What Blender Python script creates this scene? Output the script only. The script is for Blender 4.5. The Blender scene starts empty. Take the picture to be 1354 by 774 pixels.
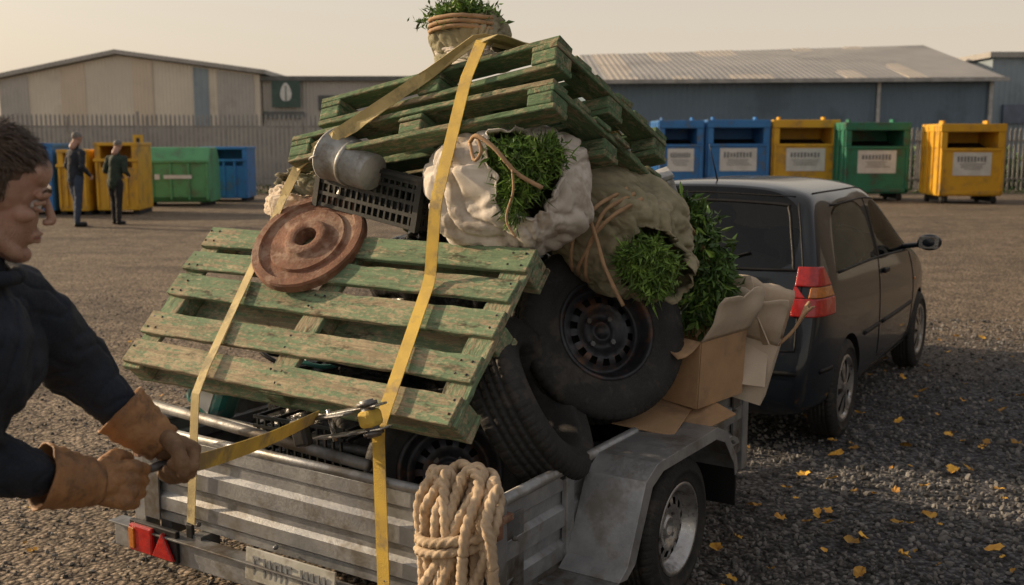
import bpy, bmesh, math, random
from mathutils import Vector, Matrix, noise, Quaternion
from mathutils.bvhtree import BVHTree
random.seed(7)
V=Vector
S=bpy.context.scene
COL=bpy.context.collection
def rad(a): return math.radians(a)
# ---------------------------------------------------------------- materials
def nt(name):
    m=bpy.data.materials.new(name); m.use_nodes=True
    t=m.node_tree; return m,t,t.nodes['Principled BSDF']
def N(t,ty,**k):
    n=t.nodes.new(ty)
    for a,b in k.items(): setattr(n,a,b)
    return n
def mixc(t,fac,a,b,mode='MIX'):
    n=t.nodes.new('ShaderNodeMix'); n.data_type='RGBA'; n.blend_type=mode
    for s,v in ((n.inputs[0],fac),(n.inputs[6],a),(n.inputs[7],b)):
        if hasattr(v,'links') or hasattr(v,'is_linked'): t.links.new(v,s)
        elif isinstance(v,(int,float)): s.default_value=v
        else: s.default_value=(*v,1) if len(v)==3 else v
    return n.outputs[2]
def ramp(t,src,a,b,va=0.0,vb=1.0):
    n=t.nodes.new('ShaderNodeMapRange'); n.inputs[1].default_value=a; n.inputs[2].default_value=b
    n.inputs[3].default_value=va; n.inputs[4].default_value=vb; n.interpolation_type='SMOOTHSTEP'
    t.links.new(src,n.inputs[0]); return n.outputs[0]
def noi(t,co,scale,detail=4,rough=.6,stretch=None):
    detail=min(detail,4)
    if stretch:
        mp=N(t,'ShaderNodeMapping'); mp.inputs['Scale'].default_value=stretch; t.links.new(co,mp.inputs[0]); co=mp.outputs[0]
    n=N(t,'ShaderNodeTexNoise'); n.inputs['Scale'].default_value=scale; n.inputs['Detail'].default_value=detail; n.inputs['Roughness'].default_value=rough
    t.links.new(co,n.inputs['Vector']); return n.outputs['Fac']
def pm(name,c1,c2=None,scale=6,rough=.6,metal=0,bump=.15,bscale=60,dirt=None,damt=.5,dscale=3,coat=0,stretch=None,rpi=0,spec=.5,lo=.35,hi=.65,bd=.01):
    m,t,b=nt(name)
    tc=N(t,'ShaderNodeTexCoord'); co=tc.outputs['Object']
    oi=N(t,'ShaderNodeObjectInfo')
    ad=N(t,'ShaderNodeVectorMath',operation='ADD'); t.links.new(co,ad.inputs[0])
    ml=N(t,'ShaderNodeMath',operation='MULTIPLY'); t.links.new(oi.outputs['Random'],ml.inputs[0]); ml.inputs[1].default_value=37
    t.links.new(ml.outputs[0],ad.inputs[1]); co=ad.outputs[0]
    c2=c2 or tuple(x*.7 for x in c1)
    n1=noi(t,co,scale,4,.6,stretch)
    c=mixc(t,ramp(t,n1,lo,hi),c1,c2)
    if dirt:
        n2=noi(t,co,dscale,4,.7)
        c=mixc(t,ramp(t,n2,.62-damt*.3,.75-damt*.15),c,dirt)
    if rpi:
        g=N(t,'ShaderNodeNewGeometry')
        h=N(t,'ShaderNodeHueSaturation'); t.links.new(c,h.inputs['Color'])
        t.links.new(ramp(t,g.outputs['Random Per Island'],0,1,1-rpi,1+rpi),h.inputs['Value'])
        c=h.outputs[0]
    t.links.new(c,b.inputs['Base Color'])
    b.inputs['Roughness'].default_value=rough
    b.inputs['Metallic'].default_value=metal; b.inputs['Coat Weight'].default_value=coat
    b.inputs['Coat Roughness'].default_value=.06
    b.inputs['Specular IOR Level'].default_value=spec
    if bump:
        n3=noi(t,co,bscale,4,.7,stretch)
        t.links.new(ramp(t,n3,.3,.7,max(0,rough-.12),min(1,rough+.12)),b.inputs['Roughness'])
        bp=N(t,'ShaderNodeBump'); bp.inputs['Strength'].default_value=bump; bp.inputs['Distance'].default_value=bd
        t.links.new(n3,bp.inputs['Height']); t.links.new(bp.outputs[0],b.inputs['Normal'])
    return m
M={}
def wood(name,green,bare,lo,hi):
    m,t,b=nt(name)
    tc=N(t,'ShaderNodeTexCoord'); oi=N(t,'ShaderNodeObjectInfo')
    ml=N(t,'ShaderNodeMath',operation='MULTIPLY'); t.links.new(oi.outputs['Random'],ml.inputs[0]); ml.inputs[1].default_value=31
    ad=N(t,'ShaderNodeVectorMath',operation='ADD'); t.links.new(tc.outputs['Object'],ad.inputs[0]); t.links.new(ml.outputs[0],ad.inputs[1]); co=ad.outputs[0]
    grain=noi(t,co,30,4,.8,(.10,1.6,1.6)); patch=noi(t,co,6,4,.8,(.5,1.4,1.4)); speck=noi(t,co,75,4,.75,(.45,1,1))
    sm=N(t,'ShaderNodeMath',operation='ADD'); t.links.new(grain,sm.inputs[0]); t.links.new(patch,sm.inputs[1])
    s2=N(t,'ShaderNodeMath',operation='MULTIPLY_ADD'); t.links.new(speck,s2.inputs[0]); s2.inputs[1].default_value=.9; t.links.new(sm.outputs[0],s2.inputs[2])
    s3=N(t,'ShaderNodeMath',operation='MULTIPLY_ADD'); t.links.new(oi.outputs['Random'],s3.inputs[0]); s3.inputs[1].default_value=.14; t.links.new(s2.outputs[0],s3.inputs[2])
    g=mixc(t,ramp(t,grain,.32,.68),green,tuple(x*.6 for x in green))
    w=mixc(t,ramp(t,grain,.35,.65),bare,tuple(x*.55 for x in bare))
    c=mixc(t,ramp(t,s3.outputs[0],lo,hi),g,w)
    dk=noi(t,co,11,4,.8,(.4,1,1))
    c=mixc(t,ramp(t,dk,.55,.68,0,.8),c,(.055,.045,.032))
    pale=noi(t,co,38,4,.8,(.3,1,1))
    c=mixc(t,ramp(t,pale,.54,.68,0,.6),c,tuple(x*1.1 for x in bare))
    t.links.new(c,b.inputs['Base Color']); b.inputs['Roughness'].default_value=.88; b.inputs['Specular IOR Level'].default_value=.2
    bp=N(t,'ShaderNodeBump'); bp.inputs['Strength'].default_value=.75; bp.inputs['Distance'].default_value=.007
    t.links.new(s2.outputs[0],bp.inputs['Height']); t.links.new(bp.outputs[0],b.inputs['Normal'])
    return m
M['pal']=wood('worn_green_wood',(.19,.275,.165),(.47,.39,.26),1.44,1.66)
M['pal2']=wood('green_wood',(.13,.21,.115),(.41,.34,.22),1.48,1.72)
M['galv']=pm('galvanised_steel',(.37,.38,.39),(.28,.29,.305),9,.46,.6,.12,90,(.21,.195,.175),.5,5)
M['galvD']=pm('dull_steel',(.24,.245,.25),(.14,.145,.15),9,.55,.6,.12,90,(.1,.08,.06),.6,5)
M['rust']=pm('rusty_iron',(.27,.135,.085),(.17,.08,.05),14,.88,.05,.6,120,(.38,.26,.19),.5,9)
M['rubber']=pm('tyre_rubber',(.019,.019,.020),(.029,.028,.027),8,.70,0,.3,150,(.065,.058,.05),.38,5,spec=.4)
M['rim']=pm('black_steel_rim',(.045,.048,.058),(.028,.028,.032),12,.42,.4,.1,100,(.12,.06,.035),.4,9)
M['alloy']=pm('silver_wheel',(.5,.5,.5),(.38,.38,.38),6,.35,.8,.03,60,(.1,.09,.08),.4,6)
M['strap']=pm('yellow_webbing',(.66,.45,.07),(.53,.36,.07),12,.75,0,.35,260,(.3,.22,.1),.45,8)
M['strap2']=pm('pale_webbing',(.62,.50,.24),(.50,.40,.19),12,.8,0,.35,260,(.3,.25,.14),.45,8)
M['rope']=pm('hemp_rope',(.58,.45,.31),(.45,.34,.23),20,.9,0,.3,260,(.33,.24,.15),.35,9,bd=.004)
M['twine']=pm('twine',(.48,.31,.18),(.36,.23,.13),20,.9,0,.4,220)
M['sack']=pm('white_woven_sack',(.70,.65,.59),(.58,.53,.47),7,.78,0,.4,240,(.38,.31,.24),.5,6,bd=.004)
M['burlap']=pm('burlap',(.38,.33,.22),(.27,.25,.16),9,.9,0,.5,260,(.17,.16,.10),.5,5,bd=.005)
M['card']=pm('cardboard',(.46,.29,.16),(.38,.24,.13),5,.85,0,.15,120,(.27,.17,.1),.4,4)
M['cardL']=pm('cardboard_inner',(.62,.52,.41),(.52,.43,.33),5,.85,0,.15,120)
M['plast']=pm('dark_plastic',(.020,.023,.023),(.034,.036,.035),9,.55,0,.1,100,(.07,.06,.047),.35,7,spec=.3)
M['black']=pm('black_plastic',(.012,.012,.013),None,9,.45,0,.05,100)
M['bag']=pm('rubbish_bag',(.02,.022,.024),(.035,.035,.036),6,.3,0,.5,25)
M['chrome']=pm('worn_chrome',(.45,.45,.44),(.3,.3,.3),12,.3,.9,.1,90,(.15,.1,.07),.35,14)
M['zinc']=pm('old_zinc',(.42,.43,.43),(.30,.31,.31),14,.55,.35,.2,70,(.22,.20,.17),.5,10)
M['leaf']=pm('cut_greens',(.17,.28,.05),(.09,.17,.032),14,.6,0,0,60,rpi=.6)
M['leafD']=pm('dark_greens',(.09,.17,.04),(.05,.11,.025),14,.55,0,0,60,rpi=.55)
M['jacket']=pm('navy_jacket',(.024,.031,.046),(.016,.022,.033),7,.82,0,.35,160,spec=.3)
M['glove']=pm('leather_glove',(.38,.20,.085),(.27,.135,.058),14,.65,0,.5,90,(.17,.09,.045),.5,16,bd=.005)
M['gloveD']=pm('dirty_glove',(.24,.145,.08),(.16,.095,.055),18,.75,0,.5,90,bd=.005)
M['skin']=pm('skin',(.46,.285,.215),(.40,.225,.165),34,.52,0,.18,190,(.36,.19,.14),.35,14,bd=.003)
M['lip']=pm('lip',(.33,.15,.12),None,16,.45,0,.1,160,bd=.003)
M['hair']=pm('brown_hair',(.055,.034,.022),(.09,.056,.036),30,.55,0,0,60,rpi=.4)
M['hairG']=pm('grey_hair',(.25,.24,.23),(.15,.14,.13),30,.6,0,.3,160)
M['white_eye']=pm('eye_white',(.55,.52,.49),None,3,.2,0,0)
M['iris']=pm('iris',(.03,.02,.012),None,3,.1,0,0)
M['jean']=pm('denim',(.04,.06,.10),(.03,.045,.08),14,.85,0,.3,160)
M['coatB']=pm('dark_coat',(.02,.026,.04),None,9,.85,0,.2,90)
M['coatG']=pm('green_coat',(.03,.05,.035),None,9,.85,0,.2,90)
M['trous']=pm('dark_trousers',(.018,.018,.022),None,9,.85,0,.2,90)
M['red']=pm('red_lens',(.50,.016,.012),(.36,.01,.01),40,.15,0,.25,130,coat=.6)
M['amber']=pm('amber_lens',(.62,.20,.03),None,40,.15,0,.25,130,coat=.6)
M['plate']=pm('plate_white',(.5,.5,.46),(.4,.4,.36),9,.5,0,.05,60,(.24,.22,.18),.55,7)
M['ink']=pm('ink_black',(.03,.03,.03),None,9,.6,0,0)
M['inkG']=pm('ink_grey',(.24,.25,.26),None,9,.6,0,0)
M['poster']=pm('poster_white',(.68,.68,.66),(.58,.58,.56),4,.6,0,0)
M['paint']=pm('dark_car_paint',(.010,.016,.025),(.009,.014,.021),3,.40,.0,0,60,coat=.75,spec=.2)
M['trim']=pm('car_trim',(.012,.012,.013),None,9,.55,0,.05,100,spec=.25)
M['liner']=pm('arch_liner',(.006,.006,.006),None,9,.9,0,0)
M['seat']=pm('seat_cloth',(.07,.07,.075),None,9,.9,0,0)
M['cyl']=pm('teal_plastic',(.04,.22,.2),(.03,.15,.15),9,.4,0,.1,60,(.3,.3,.28),.3,8)
M['deck']=pm('bed_floor',(.08,.07,.055),(.05,.045,.035),9,.8,0,.3,60)
def glass():
    m,t,b=nt('car_glass'); t.nodes.remove(b); o=t.nodes['Material Output']
    tr=N(t,'ShaderNodeBsdfTransparent'); tr.inputs[0].default_value=(.38,.41,.40,1)
    gl=N(t,'ShaderNodeBsdfGlossy'); gl.inputs['Roughness'].default_value=.03; gl.inputs['Color'].default_value=(.8,.83,.85,1)
    fr=N(t,'ShaderNodeLayerWeight'); fr.inputs['Blend'].default_value=.2
    mx=N(t,'ShaderNodeMixShader'); t.links.new(ramp(t,fr.outputs['Fresnel'],0,1,.04,.85),mx.inputs[0]); t.links.new(tr.outputs[0],mx.inputs[1]); t.links.new(gl.outputs[0],mx.inputs[2]); t.links.new(mx.outputs[0],o.inputs[0])
    return m
M['glass']=glass()
def cladding(name,c1,c2,freq,axis='X',rough=.55,bump=.6,metal=.1):
    m=pm(name,c1,c2,.35,rough,metal,0,40,tuple(x*.7 for x in c1),.35,.25)
    t=m.node_tree; b=t.nodes['Principled BSDF']
    tc=N(t,'ShaderNodeTexCoord'); w=N(t,'ShaderNodeTexWave',bands_direction=axis); w.inputs['Scale'].default_value=freq
    t.links.new(tc.outputs['Object'],w.inputs['Vector'])
    bp=N(t,'ShaderNodeBump'); bp.inputs['Strength'].default_value=bump; bp.inputs['Distance'].default_value=.05
    t.links.new(w.outputs['Fac'],bp.inputs['Height']); t.links.new(bp.outputs[0],b.inputs['Normal'])
    return m
# ---------------------------------------------------------------- mesh helpers
def G(name,Mx=None):
    e=bpy.data.objects.new(name,None); COL.objects.link(e); e.empty_display_size=.2
    if Mx: e.matrix_world=Mx
    return e
def mk(name,vs,fs,mat=None,parent=None,Mx=None,smooth=False,mats=None,mi=None):
    me=bpy.data.meshes.new(name); me.from_pydata([tuple(v) for v in vs],[],fs); me.update()
    ob=bpy.data.objects.new(name,me); COL.objects.link(ob)
    if mats:
        for x in mats: me.materials.append(x)
        if mi: me.polygons.foreach_set('material_index',mi)
    elif mat: me.materials.append(mat)
    if smooth: me.polygons.foreach_set('use_smooth',[True]*len(me.polygons))
    if parent: ob.parent=parent
    if Mx is not None: ob.matrix_basis=Mx
    return ob
def bevel(ob,w,seg=2):
    m=ob.modifiers.new('b','BEVEL'); m.width=w; m.segments=seg; m.limit_method='ANGLE'; m.angle_limit=rad(40); return ob
def boxv(c,s):
    x,y,z=c; a,b,d=s[0]/2,s[1]/2,s[2]/2
    vs=[(x+i*a,y+j*b,z+k*d) for i in(-1,1) for j in(-1,1) for k in(-1,1)]
    fs=[(0,1,3,2),(4,6,7,5),(0,4,5,1),(2,3,7,6),(0,2,6,4),(1,5,7,3)]
    return vs,fs
def box(p,name,c,s,mat,R=None,bv=.004,Mx=None):
    vs,fs=boxv((0,0,0),s)
    X=Matrix.Translation(c)
    if R is not None: X=X@R
    if Mx is not None: X=Mx@X
    ob=mk(name,vs,fs,mat,p,X)
    if bv: bevel(ob,bv)
    return ob
def eul(x=0,y=0,z=0):
    return Matrix.Rotation(rad(z),4,'Z')@Matrix.Rotation(rad(y),4,'Y')@Matrix.Rotation(rad(x),4,'X')
def multibox(p,name,items,mat,Mx=None,bv=0):
    vs=[];fs=[]
    for it in items:
        c,s=it[0],it[1]; R=it[2] if len(it)>2 else None
        v,f=boxv((0,0,0),s); n=len(vs)
        for q in v:
            q=V(q)
            if R is not None: q=R@q
            vs.append(q+V(c))
        fs+= [tuple(i+n for i in g) for g in f]
    ob=mk(name,vs,fs,mat,p,Mx)
    if bv: bevel(ob,bv)
    return ob
def tubev(pts,rs,seg=10,lobes=0,twist=0,amp=.18,caps=True,flat=None):
    pts=[V(q) for q in pts]
    if not hasattr(rs,'__len__'): rs=[rs]*len(pts)
    vs=[];fs=[];n=len(pts)
    tan=[(pts[min(i+1,n-1)]-pts[max(i-1,0)]).normalized() for i in range(n)]
    u=tan[0].orthogonal().normalized(); acc=0
    for i in range(n):
        if i:
            q=tan[i-1].rotation_difference(tan[i]); u=(q@u); u=(u-tan[i]*u.dot(tan[i])).normalized(); acc+=(pts[i]-pts[i-1]).length
        w=tan[i].cross(u)
        for k in range(seg):
            a=2*math.pi*k/seg; r=rs[i]
            if lobes: r*=1+amp*abs(math.cos(lobes*.5*(a+acc*twist)))-amp*.5
            vs.append(pts[i]+u*(r*math.cos(a))+w*(r*math.sin(a)))
    for i in range(n-1):
        for k in range(seg):
            a=i*seg+k;b=i*seg+(k+1)%seg
            fs.append((a,b,b+seg,a+seg))
    if caps:
        fs.append(tuple(reversed(range(seg)))); fs.append(tuple((n-1)*seg+k for k in range(seg)))
    return vs,fs
def tube(p,name,pts,r,mat,seg=10,**k):
    vs,fs=tubev(pts,r,seg,**k); return mk(name,vs,fs,mat,p,None,True)
def spline(pts,n=8):
    pts=[V(q) for q in pts]; P=[pts[0]*2-pts[1]]+pts+[pts[-1]*2-pts[-2]]; out=[]
    for i in range(1,len(P)-2):
        for j in range(n):
            s=j/n; a,b,c,d=P[i-1],P[i],P[i+1],P[i+2]
            out.append(.5*((2*b)+(c-a)*s+(2*a-5*b+4*c-d)*s*s+(3*b-a-3*c+d)*s**3))
    out.append(pts[-1]); return out
def lathev(prof,seg,skip=None,mod=None):
    vs=[];fs=[];n=len(prof)
    for i in range(seg):
        a=2*math.pi*i/seg
        for j,(r,z) in enumerate(prof):
            if mod: r2,z2=mod(i,j,r,z)
            else: r2,z2=r,z
            vs.append((r2*math.cos(a),r2*math.sin(a),z2))
    for i in range(seg):
        for j in range(n-1):
            if skip and skip(i,j): continue
            a=i*n+j;b=((i+1)%seg)*n+j
            fs.append((a,b,b+1,a+1))
    return vs,fs
def axisM(c,ax,up=(0,0,1)):
    z=V(ax).normalized(); q=z.to_track_quat('Z','Y'); return Matrix.Translation(c)@q.to_matrix().to_4x4()
def lathe(p,name,prof,mat,Mx,seg=48,**k):
    vs,fs=lathev(prof,seg,**k); ob=mk(name,vs,fs,mat,p,Mx,True)
    return ob
def bake(ob):
    dg=bpy.context.evaluated_depsgraph_get(); me=bpy.data.meshes.new_from_object(ob.evaluated_get(dg))
    ob.modifiers.clear(); old=ob.data; ob.data=me; me.name=old.name; return ob
def cap(p1,r1,p2,r2):
    p1=V(p1);p2=V(p2); d=(p2-p1); L=d.length
    if L<1e-5: d=V((0,0,1)); p2=p1+d*.001
    d.normalize(); pts=[];rs=[]
    for a in (-85,-60,-35,0): pts.append(p1+d*r1*math.sin(rad(a))); rs.append(max(r1*math.cos(rad(a)),.0005))
    for a in (0,35,60,85): pts.append(p2+d*r2*math.sin(rad(a))); rs.append(max(r2*math.cos(rad(a)),.0005))
    return tubev(pts,rs,14)
def ell(c,r,R=None):
    bm=bmesh.new(); bmesh.ops.create_icosphere(bm,subdivisions=3,radius=1)
    vs=[]
    for v in bm.verts:
        q=V((v.co.x*r[0],v.co.y*r[1],v.co.z*r[2]))
        if R: q=R@q
        vs.append(q+V(c))
    bm.verts.index_update(); fs=[tuple(v.index for v in f.verts) for f in bm.faces]; bm.free(); return vs,fs
def blob(p,name,parts,mat,voxel=.01,sm=4,Mx=None,disp=None):
    vs=[];fs=[]
    for q in parts:
        a,b=q; n=len(vs); vs+=list(a); fs+=[tuple(i+n for i in g) for g in b]
    ob=mk(name,vs,fs,mat,p,Mx)
    m=ob.modifiers.new('r','REMESH'); m.mode='VOXEL'; m.voxel_size=voxel; m.use_smooth_shade=True
    if sm: s=ob.modifiers.new('s','SMOOTH'); s.iterations=sm; s.factor=.6
    bake(ob)
    me=ob.data; 
    if not me.materials: me.materials.append(mat)
    if disp:
        nn=[v.normal.copy() for v in me.vertices]
        for v,n in zip(me.vertices,nn): v.co+=n*disp(v.co)
    me.polygons.foreach_set('use_smooth',[True]*len(me.polygons)); me.update()
    return ob
def folds(depth,sc,st=(1,1,1),seed=0):
    def f(c):
        q=V((c.x*st[0],c.y*st[1],c.z*st[2]))*sc+V((seed,seed*.7,0))
        q=q+noise.noise_vector(q*.6)*.8
        a=1-abs(noise.noise(q)); b=1-abs(noise.noise(q*2.3))
        return -depth*(a**5)-depth*.4*(b**5)+depth*.5
    return f
def cloth(depth,seed=0):
    def f(c):
        q=V((c.x*5,c.y*5,c.z*5))+V((seed,0,seed)); q+=noise.noise_vector(q*.7)*.9
        u=(c.z*1.0-c.x*.55+c.y*.3)*26+noise.noise(q)*5.5
        w=.5+.5*math.sin(u)
        s=1-abs(noise.noise(q*3.1+V((3,1,0))))
        return depth*(w**3)*(.35+.65*abs(noise.noise(q*.8+V((9,0,0)))))*1.8+depth*.5*noise.noise(q*1.2)-depth*.7*s**7
    return f
def ribbon(p,name,pts,w,mat,wd=None,th=.003,n=6,sp=True,tw=None):
    if sp: pts=spline(pts,n)
    else:
        P=[V(q) for q in pts]; out=[]
        for i in range(len(P)-1):
            for s in (.06,.5,.94): out.append(P[i].lerp(P[i+1],s))
        pts=[P[0]]+out+[P[-1]]
    vs=[];fs=[];m=len(pts); wd=V(wd) if wd else V((1,0,0))
    for i,q in enumerate(pts):
        t=(pts[min(i+1,m-1)]-pts[max(i-1,0)]).normalized()
        a=(wd-t*wd.dot(t)).normalized()
        if tw: a=Quaternion(t,tw*i/m)@a
        nn=t.cross(a)
        for s,k in((-1,-1),(1,-1),(1,1),(-1,1)): vs.append(q+a*(s*w/2)+nn*(k*th/2))
    for i in range(m-1):
        for k in range(4):
            a=i*4+k;b=i*4+(k+1)%4; fs.append((a,a+4,b+4,b))
    fs.append((3,2,1,0)); fs.append(tuple((m-1)*4+k for k in range(4)))
    return mk(name,vs,fs,mat,p)
def leaves(p,name,c,r,n,size,mat,seed=1,Mx=None,asp=.28,down=0,shell=.35,clip=None,na=.35):
    rn=random.Random(seed); vs=[];fs=[]
    els=c if isinstance(c,list) else [(c,r)]
    for i in range(n):
        cc,rr_=els[i%len(els)]; cc=V(cc)
        d=V((rn.gauss(0,1),rn.gauss(0,1),rn.gauss(0,1))).normalized()
        k=rn.uniform(shell,1)**.6*(1+na*noise.noise(d*2.6+V((seed,0,0)))+na*.8*noise.noise(d*6+V((0,seed,0))))
        pos=cc+V((d.x*rr_[0],d.y*rr_[1],d.z*rr_[2]))*k
        dr=(d*.4+V((rn.gauss(0,1),rn.gauss(0,1),rn.gauss(0,1)))*.8+V((0,0,-down))).normalized()
        L=size*rn.uniform(.5,1.7); w=L*asp*rn.uniform(.7,1.3)
        sd=dr.cross(V((rn.gauss(0,1),rn.gauss(0,1),rn.gauss(0,1)))).normalized(); nn=dr.cross(sd)
        b=len(vs)
        vs+=[pos,pos+dr*L*.5+sd*w*.5+nn*w*.2,pos+dr*L*.5+nn*-.1*w,pos+dr*L*.5-sd*w*.5+nn*w*.2,pos+dr*L-nn*L*rn.uniform(.0,.35)]
        fs+=[(b,b+1,b+2),(b,b+2,b+3),(b+1,b+4,b+2),(b+2,b+4,b+3)]
    return mk(name,vs,fs,mat,p,Mx)
# ---------------------------------------------------------------- world / light / camera
SUN_AZ=-70; SUN_EL=19
w=bpy.data.worlds.new('World'); S.world=w; w.use_nodes=True; t=w.node_tree
bg=t.nodes['Background']; sky=N(t,'ShaderNodeTexSky'); sky.sky_type='NISHITA'; sky.sun_disc=False
sky.sun_elevation=rad(SUN_EL); sky.sun_rotation=rad(SUN_AZ); sky.air_density=1.0; sky.dust_density=4.0; sky.ozone_density=.6
tcw=N(t,'ShaderNodeTexCoord'); sxw=N(t,'ShaderNodeSeparateXYZ'); t.links.new(tcw.outputs['Generated'],sxw.inputs[0])
hf=ramp(t,sxw.outputs[2],0.0,.45,.76,.40)
hz=mixc(t,hf,sky.outputs[0],(6.9,5.85,4.65))
t.links.new(hz,bg.inputs[0]); bg.inputs[1].default_value=.125
sd=V((math.sin(rad(SUN_AZ))*math.cos(rad(SUN_EL)),math.cos(rad(SUN_AZ))*math.cos(rad(SUN_EL)),math.sin(rad(SUN_EL))))
ld=bpy.data.lights.new('sun','SUN'); ld.energy=5.0; ld.angle=rad(.8); ld.color=(1,.76,.50)
lo=bpy.data.objects.new('sun',ld); COL.objects.link(lo); lo.rotation_mode='QUATERNION'; lo.rotation_quaternion=sd.to_track_quat('Z','Y'); lo.location=sd*30
cd=bpy.data.cameras.new('camera'); cam=bpy.data.objects.new('camera',cd); COL.objects.link(cam); S.camera=cam
cam.location=(0,0,1.7); cam.rotation_euler=(rad(90)-math.atan(197/1365),0,0); cd.lens=36*1365/1354; cd.sensor_width=36; cd.clip_end=2000; cd.clip_start=.05
cd.dof.use_dof=True; cd.dof.focus_distance=3.5; cd.dof.aperture_fstop=4.0
S.view_settings.view_transform='Standard'; S.view_settings.look='None'; S.view_settings.exposure=0
# ---------------------------------------------------------------- ground
m,t,b=nt('gravel_ground')
tc=N(t,'ShaderNodeTexCoord'); co=tc.outputs['Object']
wp=N(t,'ShaderNodeVectorMath',operation='MULTIPLY_ADD'); nz=N(t,'ShaderNodeTexNoise'); nz.inputs['Scale'].default_value=14; t.links.new(co,nz.inputs['Vector'])
t.links.new(nz.outputs['Color'],wp.inputs[0]); wp.inputs[1].default_value=(.03,.03,.03); t.links.new(co,wp.inputs[2])
vo=N(t,'ShaderNodeTexVoronoi'); vo.inputs['Scale'].default_value=46; t.links.new(wp.outputs[0],vo.inputs['Vector'])
vo2=N(t,'ShaderNodeTexVoronoi'); vo2.inputs['Scale'].default_value=17; t.links.new(wp.outputs[0],vo2.inputs['Vector'])
big=noi(t,co,.35,4,.6); mid=noi(t,co,2.2,4,.7); fine=noi(t,co,120,2,.7)
trk=noi(t,co,1.1,4,.6,(.25,1.2,1))
sx=N(t,'ShaderNodeSeparateXYZ'); t.links.new(co,sx.inputs[0])
def mth(op,a,bb):
    n=N(t,'ShaderNodeMath',operation=op)
    for s,v in((n.inputs[0],a),(n.inputs[1],bb)):
        if isinstance(v,(int,float)): s.default_value=v
        else: t.links.new(v,s)
    return n.outputs[0]
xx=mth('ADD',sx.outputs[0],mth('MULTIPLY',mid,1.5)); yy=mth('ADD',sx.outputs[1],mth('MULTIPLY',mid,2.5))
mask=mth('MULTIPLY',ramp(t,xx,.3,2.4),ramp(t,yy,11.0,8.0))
sep=N(t,'ShaderNodeSeparateColor'); t.links.new(vo.outputs['Color'],sep.inputs[0])
br=mixc(t,ramp(t,big,.35,.65),(.22,.172,.125),(.145,.115,.088))
br=mixc(t,ramp(t,mid,.35,.7),br,(.27,.215,.16))
br=mixc(t,ramp(t,trk,.5,.7,0,.7),br,(.115,.093,.073))
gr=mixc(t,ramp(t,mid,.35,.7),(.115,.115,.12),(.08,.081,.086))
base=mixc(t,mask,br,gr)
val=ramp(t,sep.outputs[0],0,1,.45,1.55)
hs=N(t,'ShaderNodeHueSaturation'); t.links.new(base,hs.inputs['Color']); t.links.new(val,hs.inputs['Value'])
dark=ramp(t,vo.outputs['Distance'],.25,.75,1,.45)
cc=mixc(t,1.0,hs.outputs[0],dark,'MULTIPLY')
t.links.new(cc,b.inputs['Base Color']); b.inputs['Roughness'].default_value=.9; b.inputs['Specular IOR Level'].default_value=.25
h1=mth('MULTIPLY',vo.outputs['Distance'],-.7); h2=mth('MULTIPLY',vo2.outputs['Distance'],-.6)
hh=mth('ADD',mth('ADD',h1,h2),mth('ADD',mth('MULTIPLY',fine,.25),mth('MULTIPLY',mid,1.2)))
bp=N(t,'ShaderNodeBump'); bp.inputs['Strength'].default_value=.9; bp.inputs['Distance'].default_value=.018; t.links.new(hh,bp.inputs['Height']); t.links.new(bp.outputs[0],b.inputs['Normal'])
gx=700
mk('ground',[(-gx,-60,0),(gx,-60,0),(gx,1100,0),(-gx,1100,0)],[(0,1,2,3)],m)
bm=bmesh.new(); bmesh.ops.create_icosphere(bm,subdivisions=1,radius=1); iv=[v.co.copy() for v in bm.verts]; bm.verts.index_update(); iff=[tuple(v.index for v in f.verts) for f in bm.faces]; bm.free()
vs=[];fs=[];rn=random.Random(3)
def stone(x,y,s):
    n=len(vs); q=eul(rn.uniform(0,360),rn.uniform(0,360),rn.uniform(0,360)).to_3x3(); a=V((s*rn.uniform(.8,1.3),s*rn.uniform(.6,1),s*rn.uniform(.45,.8)))
    for c in iv:
        k=1+rn.uniform(-.2,.2); p=q@V((c.x*a.x,c.y*a.y,c.z*a.z))*k; vs.append((x+p.x,y+p.y,s*.3+p.z))
    for f in iff: fs.append(tuple(i+n for i in f))
for i in range(15000):
    y=2.9+rn.random()**1.5*7; x=rn.uniform(.1,y*.62+.3)
    stone(x,y,rn.uniform(.006,.017)*(1.0 if rn.random()>.06 else 1.6))
for i in range(4500):
    y=3.0+rn.random()**1.4*9; x=rn.uniform(-y*.6,0)
    stone(x,y,rn.uniform(.005,.013))
mk('gravel',vs,fs,pm('gravel_stone',(.15,.145,.14),(.11,.105,.10),3,.85,0,.2,200,rpi=.65))
vs=[];fs=[]
def fl(x,y,s):
    n=len(vs); a=rn.uniform(0,6.28); tl=eul(rn.uniform(-25,25),rn.uniform(-25,25),math.degrees(a)).to_3x3(); k=7
    vs.append(V((x,y,.022)))
    for i in range(k*2):
        th=i*math.pi/k; r=s*(1 if i%2==0 else .80)*rn.uniform(.8,1.1)*(.55+.45*abs(math.cos(th*.5)))
        p=tl@V((r*math.cos(th),r*math.sin(th)*.7,abs(r)*rn.uniform(.0,.45))); vs.append(V((x,y,.024))+p)
    for i in range(k*2): fs.append((n,n+1+i,n+1+(i+1)%(k*2)))
pts=[(1.78,5.44),(2.3,5.2),(1.14,4.64),(2.6,4.9),(2.45,4.3),(2.0,4.1),(2.9,5.6),(1.5,5.1),(1.9,4.5),(2.2,5.6),(1.45,4.2)]
for x,y in pts: fl(x,y,.058)
for i in range(190):
    y=rn.uniform(3.4,9); x=rn.uniform(.7,1.0+y*.5); fl(x,y,rn.uniform(.018,.05))
for i in range(45):
    y=rn.uniform(4,9); x=rn.uniform(-y*.5,-.8); fl(x,y,rn.uniform(.015,.03))
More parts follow.
